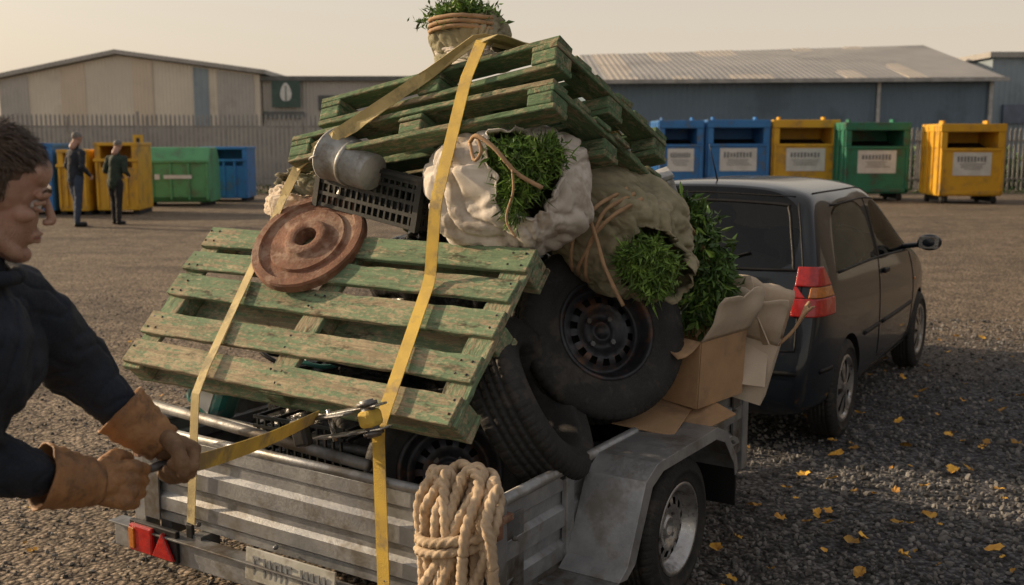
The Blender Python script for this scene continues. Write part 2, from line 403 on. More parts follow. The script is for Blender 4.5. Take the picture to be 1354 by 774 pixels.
mk('fallen_leaves',vs,fs,pm('yellow_leaf',(.64,.37,.05),(.40,.20,.04),12,.7,0,0,60,rpi=.45))
# ---------------------------------------------------------------- buildings
cream=cladding('cream_cladding',(.70,.63,.52),(.62,.56,.47),1.3)  # building colours lightened to stand in for distance haze
greyc=cladding('grey_cladding',(.47,.445,.41),(.41,.39,.36),1.3)
tan=cladding('tan_cladding',(.64,.54,.42),(.58,.49,.39),1.3)
bluec=cladding('blue_cladding',(.115,.17,.225),(.10,.15,.20),.9)
bluel=cladding('pale_blue_cladding',(.26,.32,.36),(.23,.285,.33),.9)
roofg=cladding('grey_roof',(.38,.365,.34),(.32,.31,.29),.9)
rooft=cladding('tan_rooflight',(.52,.46,.39),(.47,.42,.35),.9)
darkr=pm('dark_flashing',(.14,.14,.135),None,2,.6)
e=G('grey_warehouse')
prof=[(-34.2,0),(-34.2,5.9),(-26.2,7.5),(-16.8,6.25),(-16.8,0)]
y0,y1=70,104
vs=[(x,y0,z) for x,z in prof]+[(x,y1,z) for x,z in prof]
mk('walls',vs,[(0,1,2,3,4),(9,8,7,6,5),(0,5,6,1),(3,8,9,4)],cream,e)
for i,(a,c) in enumerate((((-34.7,5.85),(-26.2,7.56)),((-26.2,7.56),(-16.3,6.24)))):
    vs=[(a[0],y0-.5,a[1]),(c[0],y0-.5,c[1]),(c[0],y1,c[1]),(a[0],y1,a[1])]; vs+=[(x,y,z+.28) for x,y,z in vs]
    mk('roof_slope_%d'%i,vs,[(3,2,1,0),(4,5,6,7),(0,1,5,4),(1,2,6,5),(2,3,7,6),(3,0,4,7)],roofg,e)
zt=lambda x:(5.9+(x+34.2)*.2 if x<-26.2 else 7.5-(x+26.2)*.133)
def panel(p,x0,x1,zb,mat,n):
    y=y0-.06
    vs=[(x0,y,zb),(x1,y,zb),(x1,y,zt(x1)-.1),(x0,y,zt(x0)-.1)]; vs+=[(x,y+.05,z) for x,y,z in vs]
    mk(n,vs,[(0,1,2,3),(7,6,5,4),(0,4,5,1),(1,5,6,2),(2,6,7,3),(3,7,4,0)],mat,p)
panel(e,-34.1,-32.2,0,greyc,'grey_panel'); panel(e,-30.0,-28.4,0,tan,'tan_panel'); panel(e,-25.2,-23.9,0,tan,'tan_panel_b')
panel(e,-21.2,-20.2,0,bluel,'blue_panel'); panel(e,-19.6,-17.2,0,greyc,'grey_panel_b')
box(e,'annex',(-10.5,87,2.95),(12.5,33,5.9),greyc,bv=0)
box(e,'annex_parapet',(-10.5,86.9,6.0),(12.9,33.6,.3),darkr,bv=0)
sg=G('green_leaf_sign'); box(sg,'board',(-15.1,70.2,5.0),(1.9,.12,1.8),pm('sign_green',(.06,.11,.095),None,2,.6),bv=0)
vs=[];k=14
for i in range(k): 
    a=2*math.pi*i/k; vs.append((-15.1+.38*math.sin(a)*(1-.3*math.cos(a)),70.1,5.1+.62*math.cos(a)))
mk('leaf_logo',vs,[tuple(range(k))],M['poster'],sg)
box(sg,'stem',(-15.1,70.09,5.0),(.06,.02,1.0),pm('stemg',(.06,.11,.095),None,2,.6),bv=0)
box(sg,'text_strip',(-15.3,70.3,3.6),(2.7,.1,.45),pm('strip',(.14,.15,.15),None,2,.6),bv=0)
box(e,'wing_window',(-12.2,70.4,4.4),(1.6,.1,1.0),pm('dark_window',(.07,.08,.09),None,2,.2),bv=0)
e=G('blue_warehouse')
X0,X1=5.0,27.5
vs=[(X0,60,0),(X1,60,0),(X1,60,5.35),(X0,60,5.2),(X0,84,0),(X1,84,0),(X1,84,5.35),(X0,84,5.2),(X0,72,7.5),(X1,72,8.15)]
mk('walls',vs,[(0,1,2,3),(5,4,7,6),(1,5,6,9,2),(4,0,3,8,7)],bluec,e)
def roofquad(n,xa,xb,dz,mat,th=.12):
    f=lambda x,a,b:a+(b-a)*(x-X0)/(X1-X0)
    a=[(xa,59.4,f(xa,5.1,5.25)+dz),(xb,59.4,f(xb,5.1,5.25)+dz),(xb,72,f(xb,7.55,8.2)+dz),(xa,72,f(xa,7.55,8.2)+dz)]
    vs=a+[(x,y,z+th) for x,y,z in a]
    mk(n,vs,[(3,2,1,0),(4,5,6,7),(0,1,5,4),(1,2,6,5),(2,3,7,6),(3,0,4,7)],mat,e)
roofquad('roof_front',X0-.4,X1+.5,0,roofg)
for i,(a,c) in enumerate(((5.5,7.2),(9.2,10.3),(12.5,15.0),(19,20.2),(22.5,23.6))): roofquad('rooflight_%d'%i,a,c,.10,rooft,.06)
vs=[(X0-.4,72,7.55),(X1+.5,72,8.2),(X1+.5,84.6,5.2),(X0-.4,84.6,5.1)]; vs+=[(x,y,z+.12) for x,y,z in vs]
mk('roof_back',vs,[(3,2,1,0),(4,5,6,7),(0,1,5,4),(1,2,6,5),(2,3,7,6),(3,0,4,7)],roofg,e)
box(e,'gutter',(16.3,59.3,5.22),(23.4,.25,.22),pm('gutter',(.36,.36,.35),None,2,.5),Matrix.Rotation(-.0066,4,'Y'),bv=0)
multibox(e,'downpipes',[((20.9,59.85,2.6),(.18,.15,5.2)),((27.3,59.85,2.6),(.2,.15,5.2))],pm('pipew',(.46,.46,.45),None,2,.5))
e=G('pale_blue_warehouse'); box(e,'walls',(44,82,3.6),(26,28,7.2),bluel,bv=0); box(e,'roof_edge',(44,82,7.35),(26.6,28.6,.35),roofg,bv=0)
box(e,'window',(32.6,67.9,3.6),(1.6,.2,1.2),pm('dark_window2',(.10,.14,.22),None,2,.2),bv=0)
box(e,'door',(34.8,67.9,1.4),(1.6,.2,2.8),pm('door_b',(.10,.14,.22),None,2,.4),bv=0)
# added dark block out of view, darkens car reflections and right-side ambient
e=G('unseen_reflection_blocker'); blocker_mat=pm('blocker_dark',(.05,.04,.03),(.035,.028,.022),3,.9,0,.2,20)
box(e,'walls',(23,9,3.2),(14,38,6.4),blocker_mat,bv=0); box(e,'blocker_lid',(23,9,6.55),(14.8,38.8,.3),darkr,bv=0)
multibox(e,'blocker_panels',[((15.96,y,1.9),(.12,3.6,3.8)) for y in(-4,4,12,20)],darkr)
def fence(name,a,c,h,step=.17,mat=None):
    a=V(a);c=V(c); d=(c-a); L=d.length; d.normalize(); nn=V((-d.y,d.x,0)); vs=[];fs=[]
    k=int(L/step)
    for i in range(k):
        p=a+d*(i*step); wd=.036; hh=h+random.uniform(-.01,.01); n=len(vs)
        for q,z in((-wd,0.05),(wd,0.05),(wd,hh-.09),(0,hh),(-wd,hh-.09)): vs.append(p+d*q+V((0,0,z))-nn*.012)
        for q,z in((-wd,0.05),(wd,0.05),(wd,hh-.09),(0,hh),(-wd,hh-.09)): vs.append(p+d*q+V((0,0,z))+nn*.012)
        fs+=[(n,n+1,n+2,n+3,n+4),(n+9,n+8,n+7,n+6,n+5)]+[(n+j,n+5+j,n+5+(j+1)%5,n+(j+1)%5) for j in range(5)]
    def bar(p,q,s):
        v,f=tubev([p,q],s,4); n=len(vs); vs.extend(v); fs.extend(tuple(i+n for i in g) for g in f)
    for z in(.45,h-.45): bar(a+nn*.06+V((0,0,z)),c+nn*.06+V((0,0,z)),.045)
    for i in range(int(L/2.75)+1): p=a+d*(i*2.75)+nn*.1; bar(p,p+V((0,0,h-.1)),.06)
    return mk(name,vs,fs,mat)
fm=pm('fence_steel',(.33,.32,.30),(.25,.24,.23),3,.6,.3,0)
fence('palisade_fence',(-24,36.5,0),(-3,38,0),2.75,.16,fm)
fence('palisade_fence',(3.5,36.5,0),(24.5,37.5,0),2.25,.17,fm)
box(None,'concrete_wall',(-13,44,1.2),(26,.3,2.4),pm('conc',(.40,.38,.34),(.33,.31,.29),.6,.85,0,.2,20),bv=0)
leaves(None,'hedge',(16,39.5,.6),(10,1.0,.9),5000,.22,M['leafD'],5,asp=.5,shell=.2)
leaves(None,'grass_verge',(4,35.6,.05),(22,.5,.22),5000,.16,M['leafD'],6,asp=.2,shell=.1)
# ---------------------------------------------------------------- recycling containers
cB=pm('blue_paint',(.04,.20,.50),(.03,.16,.43),2,.45,.1,.05,30,(.11,.14,.17),.35,2)
cY=pm('yellow_paint',(.70,.40,.03),(.62,.34,.03),2,.45,.1,.05,30,(.36,.23,.08),.35,2)
cG=pm('green_paint',(.03,.20,.12),(.025,.16,.10),2,.45,.1,.05,30,(.07,.09,.07),.35,2)
cGl=pm('light_green_paint',(.11,.36,.17),(.09,.30,.14),2,.5,.1,.05,30,(.12,.18,.11),.35,2)
blk=pm('inside_dark',(.02,.02,.02),None,2,.8)
def bank(x,y,w,h,mat,yaw=0,base=.22,poster=True,seed=0):
    e=G('recycling_container',Matrix.Translation((x,y,0))@Matrix.Rotation(rad(yaw),4,'Z'))
    d=1.5; o0=h*.70; o1=h*.90; a=w/2
    box(e,'lower_body',(0,0,(base+o0)/2),(w,d,o0-base),mat,bv=.03)
    multibox(e,'hopper_frame',[((-a+.09,0,(o0+o1)/2),(.18,d,o1-o0)),((a-.09,0,(o0+o1)/2),(.18,d,o1-o0)),((0,d/2-.05,(o0+o1)/2),(w-.36,.1,o1-o0)),((0,0,(o1+h)/2+.002),(w*1.03,d*1.03,h-o1))],mat,bv=.015)
    box(e,'chute',(0,.15,o0+.02),(w-.38,d-.5,.04),blk,eul(12),bv=0)
    multibox(e,'ribs',[((s*(a+.025),-d/2+.1+k*.43,(base+h)/2),(.05,.07,h-base-.1)) for s in(-1,1) for k in range(4)]+[((0,-d/2-.02,base+.1),(w,.05,.1)),((0,-d/2-.02,o0-.04),(w,.05,.07)),((-a+.05,-d/2-.02,(base+o0)/2),(.08,.05,o0-base-.1)),((a-.05,-d/2-.02,(base+o0)/2),(.08,.05,o0-base-.1))],mat,bv=.008)
    multibox(e,'lid_hooks',[((s*a*.7,0,h+.05),(.06,.3,.1)) for s in(-1,1)],mat)
    if poster:
        box(e,'poster',(0,-d/2-.012,h*.50),(w*.60,.02,h*.29),M['poster'],bv=0)
        it=[];rr=random.Random(seed)
        for k in range(9):
            it.append(((-w*.22+k*w*.052,-d/2-.026,h*.56),(w*.034,.006,h*rr.uniform(.05,.075))))
        multibox(e,'poster_title',it,M['inkG'])
        multibox(e,'poster_lines',[((rr.uniform(-.03,.03),-d/2-.026,h*.50-k*h*.022),(w*.42*rr.uniform(.6,1),.006,h*.007)) for k in range(4)],M['inkG'])
    multibox(e,'skids',[((s*a*.75,0,base/2+.03),(.12,d*.95,base-.06)) for s in(-1,1)],blk)
    for s in(-1,1):
        for k in(-1,1): 
            lathe(e,'castor',[(.0,-.05),(.1,-.05),(.11,-.03),(.11,.03),(.1,.05),(0,.05)],blk,axisM((s*a*.82,k*d*.38,.11),(1,0,0)),16)
    return e
bank(5.15,32.7,1.35,2.40,cB,2,seed=1); bank(6.95,32.8,1.9,2.42,cB,1,seed=2); bank(9.05,32.8,1.98,2.42,cY,-1,seed=3)
bank(10.85,31.7,1.9,2.32,cG,0,seed=4); bank(13.05,30.2,1.78,2.25,cY,-2,seed=5)
def skip(x,y,w,h,mat,yaw=0,logo=False,openfront=False):
    e=G('skip_container',Matrix.Translation((x,y,0))@Matrix.Rotation(rad(yaw),4,'Z'))
    a=w/2;d=1.4
    if openfront:
        box(e,'lower_body',(0,0,h*.33+.05),(w,d,h*.6),mat,bv=.03)
        multibox(e,'hopper',[((-a+.07,0,h*.8),(.14,d,h*.32)),((a-.07,0,h*.8),(.14,d,h*.32)),((0,d/2-.05,h*.8),(w-.28,.1,h*.32)),((0,0,h*.98),(w*1.03,d*1.02,.08))],mat,bv=.01)
        box(e,'chute',(0,.1,h*.645),(w-.3,d-.4,.04),blk,bv=0)
    else:
        prof=[(-d/2+.12,.1),(-d/2,.25),(-d/2,h*.78),(-d/2+.28,h),(d/2-.28,h),(d/2,h*.78),(d/2,.1)]
        n=len(prof); vs=[(-a,p,z) for p,z in prof]+[(a,p,z) for p,z in prof]
        fs=[tuple(range(n)),tuple(reversed(range(n,2*n)))]+[(i,i+n,(i+1)%n+n,(i+1)%n) for i in range(n)]
        ob=mk('body',vs,fs,mat,e); bevel(ob,.03)
    multibox(e,'ribs',[((-a+.05+k*(w-.1)/4,-d/2-.025,h*.42),(.06,.05,h*.62)) for k in range(5)]+[((0,-d/2-.03,h*.76),(w+.04,.07,.07))],mat,bv=.008)
    multibox(e,'feet',[((s*a*.8,0,.05),(.15,d*.9,.1)) for s in(-1,1)],blk)
    if logo:
        box(e,'logo_text',(.2,-d/2-.056,h*.5),(.75,.012,.10),M['poster'],bv=0); box(e,'logo_mark',(-.35,-d/2-.056,h*.5),(.14,.012,.14),M['poster'],bv=0)
    return e
skip(-9.35,29.0,2.05,1.6,cGl,4,True); skip(-8.5,31.2,1.35,1.6,cB,4,False,True); skip(-9.55,25.6,1.0,1.72,cY,6,False,True)
skip(-11.9,25.5,1.9,1.7,cB,0,False,True); skip(-14.2,25.8,1.9,1.6,cY,0,True)
skip(-10.45,25.4,.7,1.55,cY,0,False,True)
e=G('warning_sign'); box(e,'post',(-12.95,36.2,1.4),(.07,.07,2.8),fm,bv=0); box(e,'plate',(-12.95,36.14,1.75),(.35,.02,.5),cY,bv=0)
box(e,'symbol',(-12.95,36.12,1.8),(.12,.012,.2),M['ink'],bv=0)
# ---------------------------------------------------------------- wheels
def tyre(p,Mx,R=.31,W=.19,r=.19,name='tyre',mat=None):
    prof=[(r,-W*.36),(r+.012,-W*.42),(r+.022,-W*.445),(r+.026,-W*.44),(r+.05,-W*.49),((R+r)/2,-W*.52),(R-.045,-W*.495),(R-.04,-W*.485),(R-.022,-W*.45),(R-.008,-W*.40),(R-.002,-W*.33)]
    k=[]
    for z in(-.20,-.065,.065,.20): k+=[(R,(z-.055)*W),(R,(z-.022)*W),(R-.007,(z-.018)*W),(R-.007,(z+.018)*W),(R,(z+.022)*W)]
    prof+=k+[(R-.002,W*.33),(R-.008,W*.40),(R-.022,W*.45),(R-.04,W*.485),(R-.045,W*.495),((R+r)/2,W*.52),(r+.05,W*.49),(r+.026,W*.44),(r+.022,W*.445),(r+.012,W*.42),(r,W*.36),(r-.004,0),(r,-W*.36)]
    def mod(i,j,rr,z):
        if rr>R-.003 and (i+(j//5)*3)%6==0: return rr-.004,z
        if R-.03<rr<=R-.003 and i%6==0 and abs(z)>W*.3: return rr-.004,z
        return rr,z
    ob=lathe(p,name,prof,mat or M['rubber'],Mx,360,mod=mod); return ob
def steelrim(p,Mx,r=.19,W=.19,mat=None,holes=12):
    mat=mat or M['rim']
    prof=[(r+.012,W*.43),(r+.008,W*.45),(r-.002,W*.44),(r-.006,W*.36),(r-.018,W*.30),(r-.022,W*.12),(r-.035,W*.10),(r-.052,W*.20),(r-.078,W*.24),(r-.10,W*.22),(r-.112,W*.13),(.045,W*.12),(.04,W*.2),(.028,W*.21),(.022,W*.12),(.001,W*.12)]
    seg=holes*6
    lathe(p,'rim',prof,mat,Mx,seg,skip=lambda i,j: j==7 and i%6 in(1,2,3))
    lathe(p,'rim_inner',[(r+.01,-W*.42),(r-.01,-W*.3),(r-.02,W*.05),(.03,W*.02),(.001,W*.02)],M['liner'],Mx,32)
    vs=[];fs=[]
    for i in range(4):
        a=2*math.pi*(i+.5)/4; v,f=tubev([(.062*math.cos(a),.062*math.sin(a),W*.1),(.062*math.cos(a),.062*math.sin(a),W*.19)],.011,6); n=len(vs); vs+=v; fs+=[tuple(q+n for q in g) for g in f]
    mk('wheel_nuts',vs,fs,M['galvD'],p,Mx)
def hubcap(p,Mx,r=.185,W=.17):
    prof=[(r+.012,W*.42),(r,W*.47),(r-.012,W*.44),(r-.02,W*.36),(r-.05,W*.40),(r-.09,W*.42),(.05,W*.44),(.035,W*.48),(.001,W*.49)]
    lathe(p,'wheel_trim',prof,M['alloy'],Mx,84,skip=lambda i,j: (j in(3,4,5)) and i%12 in(4,5,6,7))
    lathe(p,'wheel_back',[(r+.005,-W*.42),(r-.012,W*.2),(.12,W*.22),(.03,W*.22),(.001,W*.22)],M['liner'],Mx,32)
    lathe(p,'brake_disc',[(.12,W*.23),(.05,W*.25),(.001,W*.25)],M['galvD'],Mx,32)
# ---------------------------------------------------------------- trailer frame
TA=33
O=V((-.05,2.995,0)); T=Matrix.Translation(O)@Matrix.Rotation(rad(-TA),4,'Z')
W_,L_=1.66,2.08
zb,zt2=.265,.615
e=G('car_trailer',T)
def ribpanel(name,length,Mx,out=1,zb=zb,zt=zt2,mat=None):
    q=[(0,zb),(0,zb+.035),(.018,zb+.05),(.018,zb+.10),(0,zb+.115),(0,zb+.15),(.02,zb+.165),(.02,zb+.225),(0,zb+.24),(0,zb+.28),(.012,zb+.29),(.012,zt-.012),(.0,zt)]
    vs=[];fs=[];n=len(q); K=24
    for off in (0,.004):
        for i in range(K+1):
            x=length*i/K
            for j,(o,z) in enumerate(q):
                dent=.004*noise.noise(V((x*3,z*6,length)))
                vs.append((x,-o*out+off+dent,z))
    H=(K+1)*n
    for i in range(K):
        for j in range(n-1):
            a=i*n+j; fs.append((a,a+n,a+n+1,a+1)); fs.append((H+a,H+a+1,H+a+n+1,H+a+n))
    for i in range(K):
        a=i*n+n-1; fs.append((a,a+n,H+a+n,H+a)); a=i*n; fs.append((a,H+a,H+a+n,a+n))
    ob=mk(name,vs,fs,mat or M['galv'],e,Mx); return ob
ribpanel('tailgate',W_-.09,Matrix.Translation((-W_+.045,-.012,0)))
ribpanel('side_panel_right',L_-.06,Matrix.Translation((-.004,.03,0))@Matrix.Rotation(rad(90),4,'Z'))
ribpanel('side_panel_left',L_-.06,Matrix.Translation((-W_+.004,L_-.03,0))@Matrix.Rotation(rad(-90),4,'Z'))
ribpanel('front_panel',W_-.09,Matrix.Translation((-.045,L_,0))@Matrix.Rotation(rad(180),4,'Z'))
def rail(n,a,c,r=.017): tube(e,n,[a,c],r,M['galv'],8)
rail('top_rail_rear',(-W_+.03,-.014,zt2+.004),(-.03,-.014,zt2+.004)); rail('top_rail_right',(.004,.03,zt2+.008),(.004,L_-.03,zt2+.008),.02)
rail('top_rail_left',(-W_-.004,.03,zt2+.008),(-W_-.004,L_-.03,zt2+.008),.02); rail('top_rail_front',(-W_+.03,L_,zt2+.004),(-.03,L_,zt2+.004))
for i,(x,y) in enumerate(((-.012,.0),(-W_+.012,.0),(-.012,L_),(-W_+.012,L_))): box(e,'corner_post_%d'%i,(x,y,.405),(.07,.065,.46),M['galv'],bv=.006)
multibox(e,'corner_gussets',[((.008,.085,.42),(.012,.11,.30)),((.008,L_-.085,.42),(.012,.11,.30)),((-W_-.008,.085,.42),(.012,.11,.3)),((-.09,-.034,.42),(.09,.008,.30)),((-W_+.09,-.034,.42),(.09,.008,.30))],M['galvD'],bv=.002)
multibox(e,'side_stiffeners',[((.012,y,.44),(.022,.05,.34)) for y in(.42,1.5)]+[((-W_-.012,y,.44),(.022,.05,.34)) for y in(.52,1.0,1.4)],M['galv'],bv=.003)
box(e,'floor',(-W_/2,L_/2,.285),(W_-.04,L_-.04,.02),M['deck'],bv=0)
multibox(e,'chassis',[((-.12,L_/2,.235),(.06,L_,.07)),((-W_+.12,L_/2,.235),(.06,L_,.07)),((-W_/2,.9,.235),(W_-.3,.06,.06)),((-W_/2,.3,.235),(W_-.3,.06,.06)),((-W_/2,L_-.1,.235),(W_,.06,.07))],M['galvD'],bv=.004)
box(e,'light_bar',(-W_/2-.03,-.055,.19),(W_+.12,.05,.10),M['galv'],bv=.006)
box(e,'light_bar_lip',(-W_/2-.03,-.07,.243),(W_+.12,.07,.008),M['galvD'],bv=.002)
multibox(e,'bar_brackets',[((x,-.01,.22),(.05,.09,.08)) for x in(-.3,-1.3)],M['galvD'])
for i,x in enumerate((-1.50,-.16)):
    box(e,'lamp_base_%d'%i,(x,-.085,.21),(.27,.02,.125),M['black'],bv=.004)
    box(e,'lamp_red_%d'%i,(x-.055,-.10,.21),(.13,.022,.105),M['red'],bv=.006)
    vs=[(x+.01,-.112,.16),(x+.13,-.112,.16),(x+.07,-.112,.262)]; vs+=[(a,-.096,c) for a,b_,c in vs]
    ob=mk('triangle_reflector_%d'%i,vs,[(0,1,2),(5,4,3),(0,3,4,1),(1,4,5,2),(2,5,3,0)],M['red'],e); bevel(ob,.004)
    box(e,'lamp_amber_%d'%i,(x-.10,-.113,.21),(.03,.008,.08),M['amber'],bv=.002)
box(e,'number_plate',(-.79,-.088,.240),(.42,.008,.115),M['plate'],eul(-6),bv=.002)
rr=random.Random(5); it=[]
for k in range(7):
    x=-.955+k*.052+(.02 if k>3 else 0)
    it+=[((x,-.094,.240),(.008,.004,.07)),((x+.013,-.094,.240+rr.choice([-.03,.0,.03])),(.026,.004,.009))]
    if rr.random()>.4: it.append(((x+.027,-.094,.240),(.008,.004,.07)))
multibox(e,'plate_characters',it,M['inkG'])
multibox(e,'latches',[((-.05,-.055,.55),(.035,.03,.07)),((-.05,-.07,.585),(.06,.02,.018)),((-W_+.05,-.055,.55),(.035,.03,.07)),((.02,.0,.575),(.03,.10,.022)),((.028,-.03,.55),(.022,.03,.05)),((.03,L_-.02,.56),(.03,.07,.03))],M['rust'],bv=.003)
vs=[];fs=[]
for (x,y,z,ax) in [(-.02,-.04,.5,1),(-.02,-.04,.36,1),(.03,.06,.5,0),(.03,.06,.35,0),(-.4,-.04,.30,1),(-.9,-.04,.30,1),(-1.3,-.04,.30,1),(.03,.12,.3,0),(.03,1.9,.5,0),(.03,1.9,.35,0),(-.65,-.09,.19,1),(-.3,-.09,.19,1)]:
    v,f=cap((x,y,z),.009,(x+(.006 if ax==0 else 0),y-(.006 if ax else 0),z),.007); n=len(vs); vs+=v; fs+=[tuple(q+n for q in g) for g in f]
mk('bolts',vs,fs,M['galvD'],e)
def fender(side):
    x0=.022 if side>0 else -W_-.022; x1=x0+side*.225
    pr=[(.34,.30),(.40,.335),(.53,.585),(.62,.625),(1.15,.625),(1.25,.585),(1.36,.46),(1.38,.40)]
    n=len(pr); vs=[(x0,y,z) for y,z in pr]+[(x1,y,z) for y,z in pr]+[(x1,y,z-.045) for y,z in pr]
    cy,cz=.95,.28
    for k in range(n):
        y,z=pr[k]; d=V((cy-y,cz-z)).normalized(); vs[2*n+k]=(x1+side*.004,y+d.x*.045,z+d.y*.045)
    fs=[]
    for k in range(n-1): fs+=[(k,k+1,n+k+1,n+k),(n+k,n+k+1,2*n+k+1,2*n+k)]
    ob=mk('fender_%s'%('right' if side>0 else 'left'),vs,fs,M['galv'],e); s=ob.modifiers.new('s','SOLIDIFY'); s.thickness=.004; bevel(ob,.004)
    box(e,'fender_foot_%d'%side,((x0+x1)/2,.28,.298),(.225,.14,.006),M['galvD'],bv=.002)
    box(e,'mudflap_%d'%side,((x0+x1)/2,1.40,.33),(.2,.012,.18),M['black'],bv=.002)
    multibox(e,'fender_braces_%d'%side,[((x0+side*.03,.62,.5),(.06,.03,.2)),((x0+side*.03,1.18,.5),(.06,.03,.2))],M['galvD'])
fender(1); fender(-1)
for s,x in((1,.115),(-1,-W_-.115)):
    Mx=axisM((x,.95,.275),(s,0,0)); tyre(e,Mx,.275,.165,.165,'wheel_tyre_%d'%s); steelrim(e,Mx,.165,.165,M['alloy'],12)
tube(e,'axle',[(-W_-.1,.95,.275),(.1,.95,.275)],.03,M['galvD'])
tube(e,'drawbar',[(-.83,1.4,.22),(-.83,2.1,.23),(-.80,2.78,.36)],.035,M['galvD'])
tube(e,'drawbar_brace_a',[(-.25,L_-.1,.22),(-.80,2.5,.28)],.02,M['galvD']); tube(e,'drawbar_brace_b',[(-1.4,L_-.1,.22),(-.83,2.5,.28)],.02,M['galvD'])
ob=box(e,'hitch_head',(-.79,2.80,.40),(.08,.2,.07),M['galvD'],bv=.015)
tube(e,'jockey_wheel_post',[(-.72,2.35,.1),(-.72,2.35,.62)],.022,M['galvD'])
# ---------------------------------------------------------------- pallets
def board(p,name,Mx,c,s,mat,rot=0,tilt=0):
    n=22; vs=[];fs=[]; L,w_,th=s; sd_=random.uniform(0,100); warp=random.uniform(-.006,.006)
    for i in range(n+1):
        x=-L/2+L*i/n; b0=warp*(1-(2*i/n-1)**2)*2
        for (a,b_) in((-1,-1),(1,-1),(1,1),(-1,1)):
            j=noise.noise(V((x*9+sd_,a*3,b_*2)))*.006+noise.noise(V((x*31+sd_,a*3,b_*2)))*.004
            e_=noise.noise(V((sd_*2,a*5,b_*3)))*.014 if i in(0,n) else 0
            vs.append((x+e_,a*w_/2+j,b_*th/2+b0+j*.4))
    for i in range(n):
        for k in range(4):
            a=i*4+k;b_=i*4+(k+1)%4; fs.append((a,a+4,b_+4,b_)[::-1])
    fs.append((0,1,2,3)[::-1]); fs.append(tuple(n*4+k for k in range(4)))
    X=Mx@Matrix.Translation(c)@Matrix.Rotation(rad(rot),4,'Z')@Matrix.Rotation(rad(tilt),4,'X')
    ob=mk(name,vs,fs,mat,p,X); bevel(ob,.003,1); return ob
def pallet(name,Mx,L,D,ys,bw,mat,th=.13,bx=3,nails=True):
    p=G(name); t1=.022
    for i,y in enumerate(ys): board(p,'top_board_%d'%(i+1),Mx,(L/2+random.uniform(-.012,.012),y,-t1/2),(L*random.uniform(.985,1.0),bw[i],t1),mat,random.uniform(-.7,.7))
    xs=[.055+(L-.11)*i/(bx-1) for i in range(bx)]
    for i,x in enumerate(xs): board(p,'stringer_%d'%(i+1),Mx,(x,D/2,-t1*1.5-.001),(D,.105,t1),mat,90)
    hb=th-4*t1-.003
    for i,x in enumerate(xs):
        for j,y in enumerate((.05,D/2,D-.05)):
            ob=box(p,'block_%d_%d'%(i+1,j+1),(x,y,-2*t1-.002-hb/2),(.10,.10,hb),mat,Mx=Mx,bv=.006)
    zb_=-2*t1-.003-hb
    for i,y in enumerate((.05,D/2,D-.05)): board(p,'bottom_board_%d'%(i+1),Mx,(L/2,y,zb_-t1/2),(L,.10,t1),mat)
    if nails:
        vs=[];fs=[]
        for y in ys:
            for x in xs:
                for k in(-1,1):
                    for q in(-1,1):
                        if random.random()<.25: continue
                        v,f=tubev([(x+q*.025+random.uniform(-.006,.006),y+k*.025,-.002),(x+q*.025,y+k*.025,.0012)],.0045,6); n=len(vs); vs+=v; fs+=[tuple(a+n for a in g) for g in f]
        mk('nails',vs,fs,M['rim'],p,Mx)
    return p
def frame(o,x,y):
    x=V(x).normalized(); y=V(y); y=(y-x*y.dot(x)).normalized(); z=x.cross(y)
    m_=Matrix((x,y,z)).transposed().to_4x4(); m_.translation=V(o); return m_
PX=T@frame((-1.78,.0,.855),(1,0,-.004),(0,.696,.718))
pallet('wooden_pallet',PX,1.62,.70,[.055,.20,.385,.515,.645],[.105,.10,.105,.09,.10],M['pal'],.155)
F=V((.157,3.5,2.06)); x_=V((.82,-.549,.17)).normalized(); y_=V((.564,.714,-.416)).normalized(); n_=x_.cross(y_)
pallet('wooden_pallet',frame(F-x_*1.10,x_,y_),1.10,.80,[.05,.19,.33,.47,.61,.75],[.095]*6,M['pal2'],.14,nails=False)
pallet('wooden_pallet',frame(F-x_*1.20-n_*.158-y_*.03,x_+y_*.03,y_),1.20,.82,[.05,.19,.33,.47,.61,.75],[.095]*6,M['pal2'],.135,nails=False)
# ---------------------------------------------------------------- rusty flywheel
nrm=V((0,-.718,.696))
cD=V((-1.142,.436,1.3))+nrm*.012
prof=[(.045,.0),(.225,.0),(.234,.006),(.234,.038),(.228,.046),(.200,.046),(.194,.034),(.158,.030),(.152,.042),(.096,.042),(.090,.046),(.086,.056),(.080,.060),(.052,.060),(.045,.056),(.045,.0)]
ob=lathe(None,'rusty_flywheel',prof,M['rust'],T@axisM(cD,nrm+V((.12,0,.05))),96)
try: ob.data.set_sharp_from_angle(angle=rad(35))
except Exception: pass
# ---------------------------------------------------------------- crate
e=G('plastic_crate',T@Matrix.Translation((-1.21,.53,1.46))@eul(-4,9,-3))
cw,cdp,ch=.52,.36,.20; it=[]
for z in(.01,.055,.10,.145,.185): 
    hh=.014 if z<.17 else .035
    it+=[((cw/2,0,z),(cw,.014,hh)),((cw/2,cdp,z),(cw,.014,hh)),((0,cdp/2,z),(.014,cdp,hh)),((cw,cdp/2,z),(.014,cdp,hh))]
it+=[((cw/2,-.008,.19),(cw+.03,.02,.014)),((cw/2,cdp+.008,.19),(cw+.03,.02,.014)),((-.008,cdp/2,.19),(.02,cdp+.02,.014)),((cw+.008,cdp/2,.19),(.02,cdp+.02,.014))]
k=17
for i in range(k+1):
    x=cw*i/k; it+=[((x,0,ch/2),(.009,.012,ch*.98)),((x,cdp,ch/2),(.009,.012,ch*.98)),((x,cdp/2,.005),(.007,cdp,.007))]
for i in range(13): y=cdp*i/12; it+=[((0,y,ch/2),(.012,.009,ch*.98)),((cw,y,ch/2),(.012,.009,ch*.98)),((cw/2,y,.004),(cw,.007,.006))]
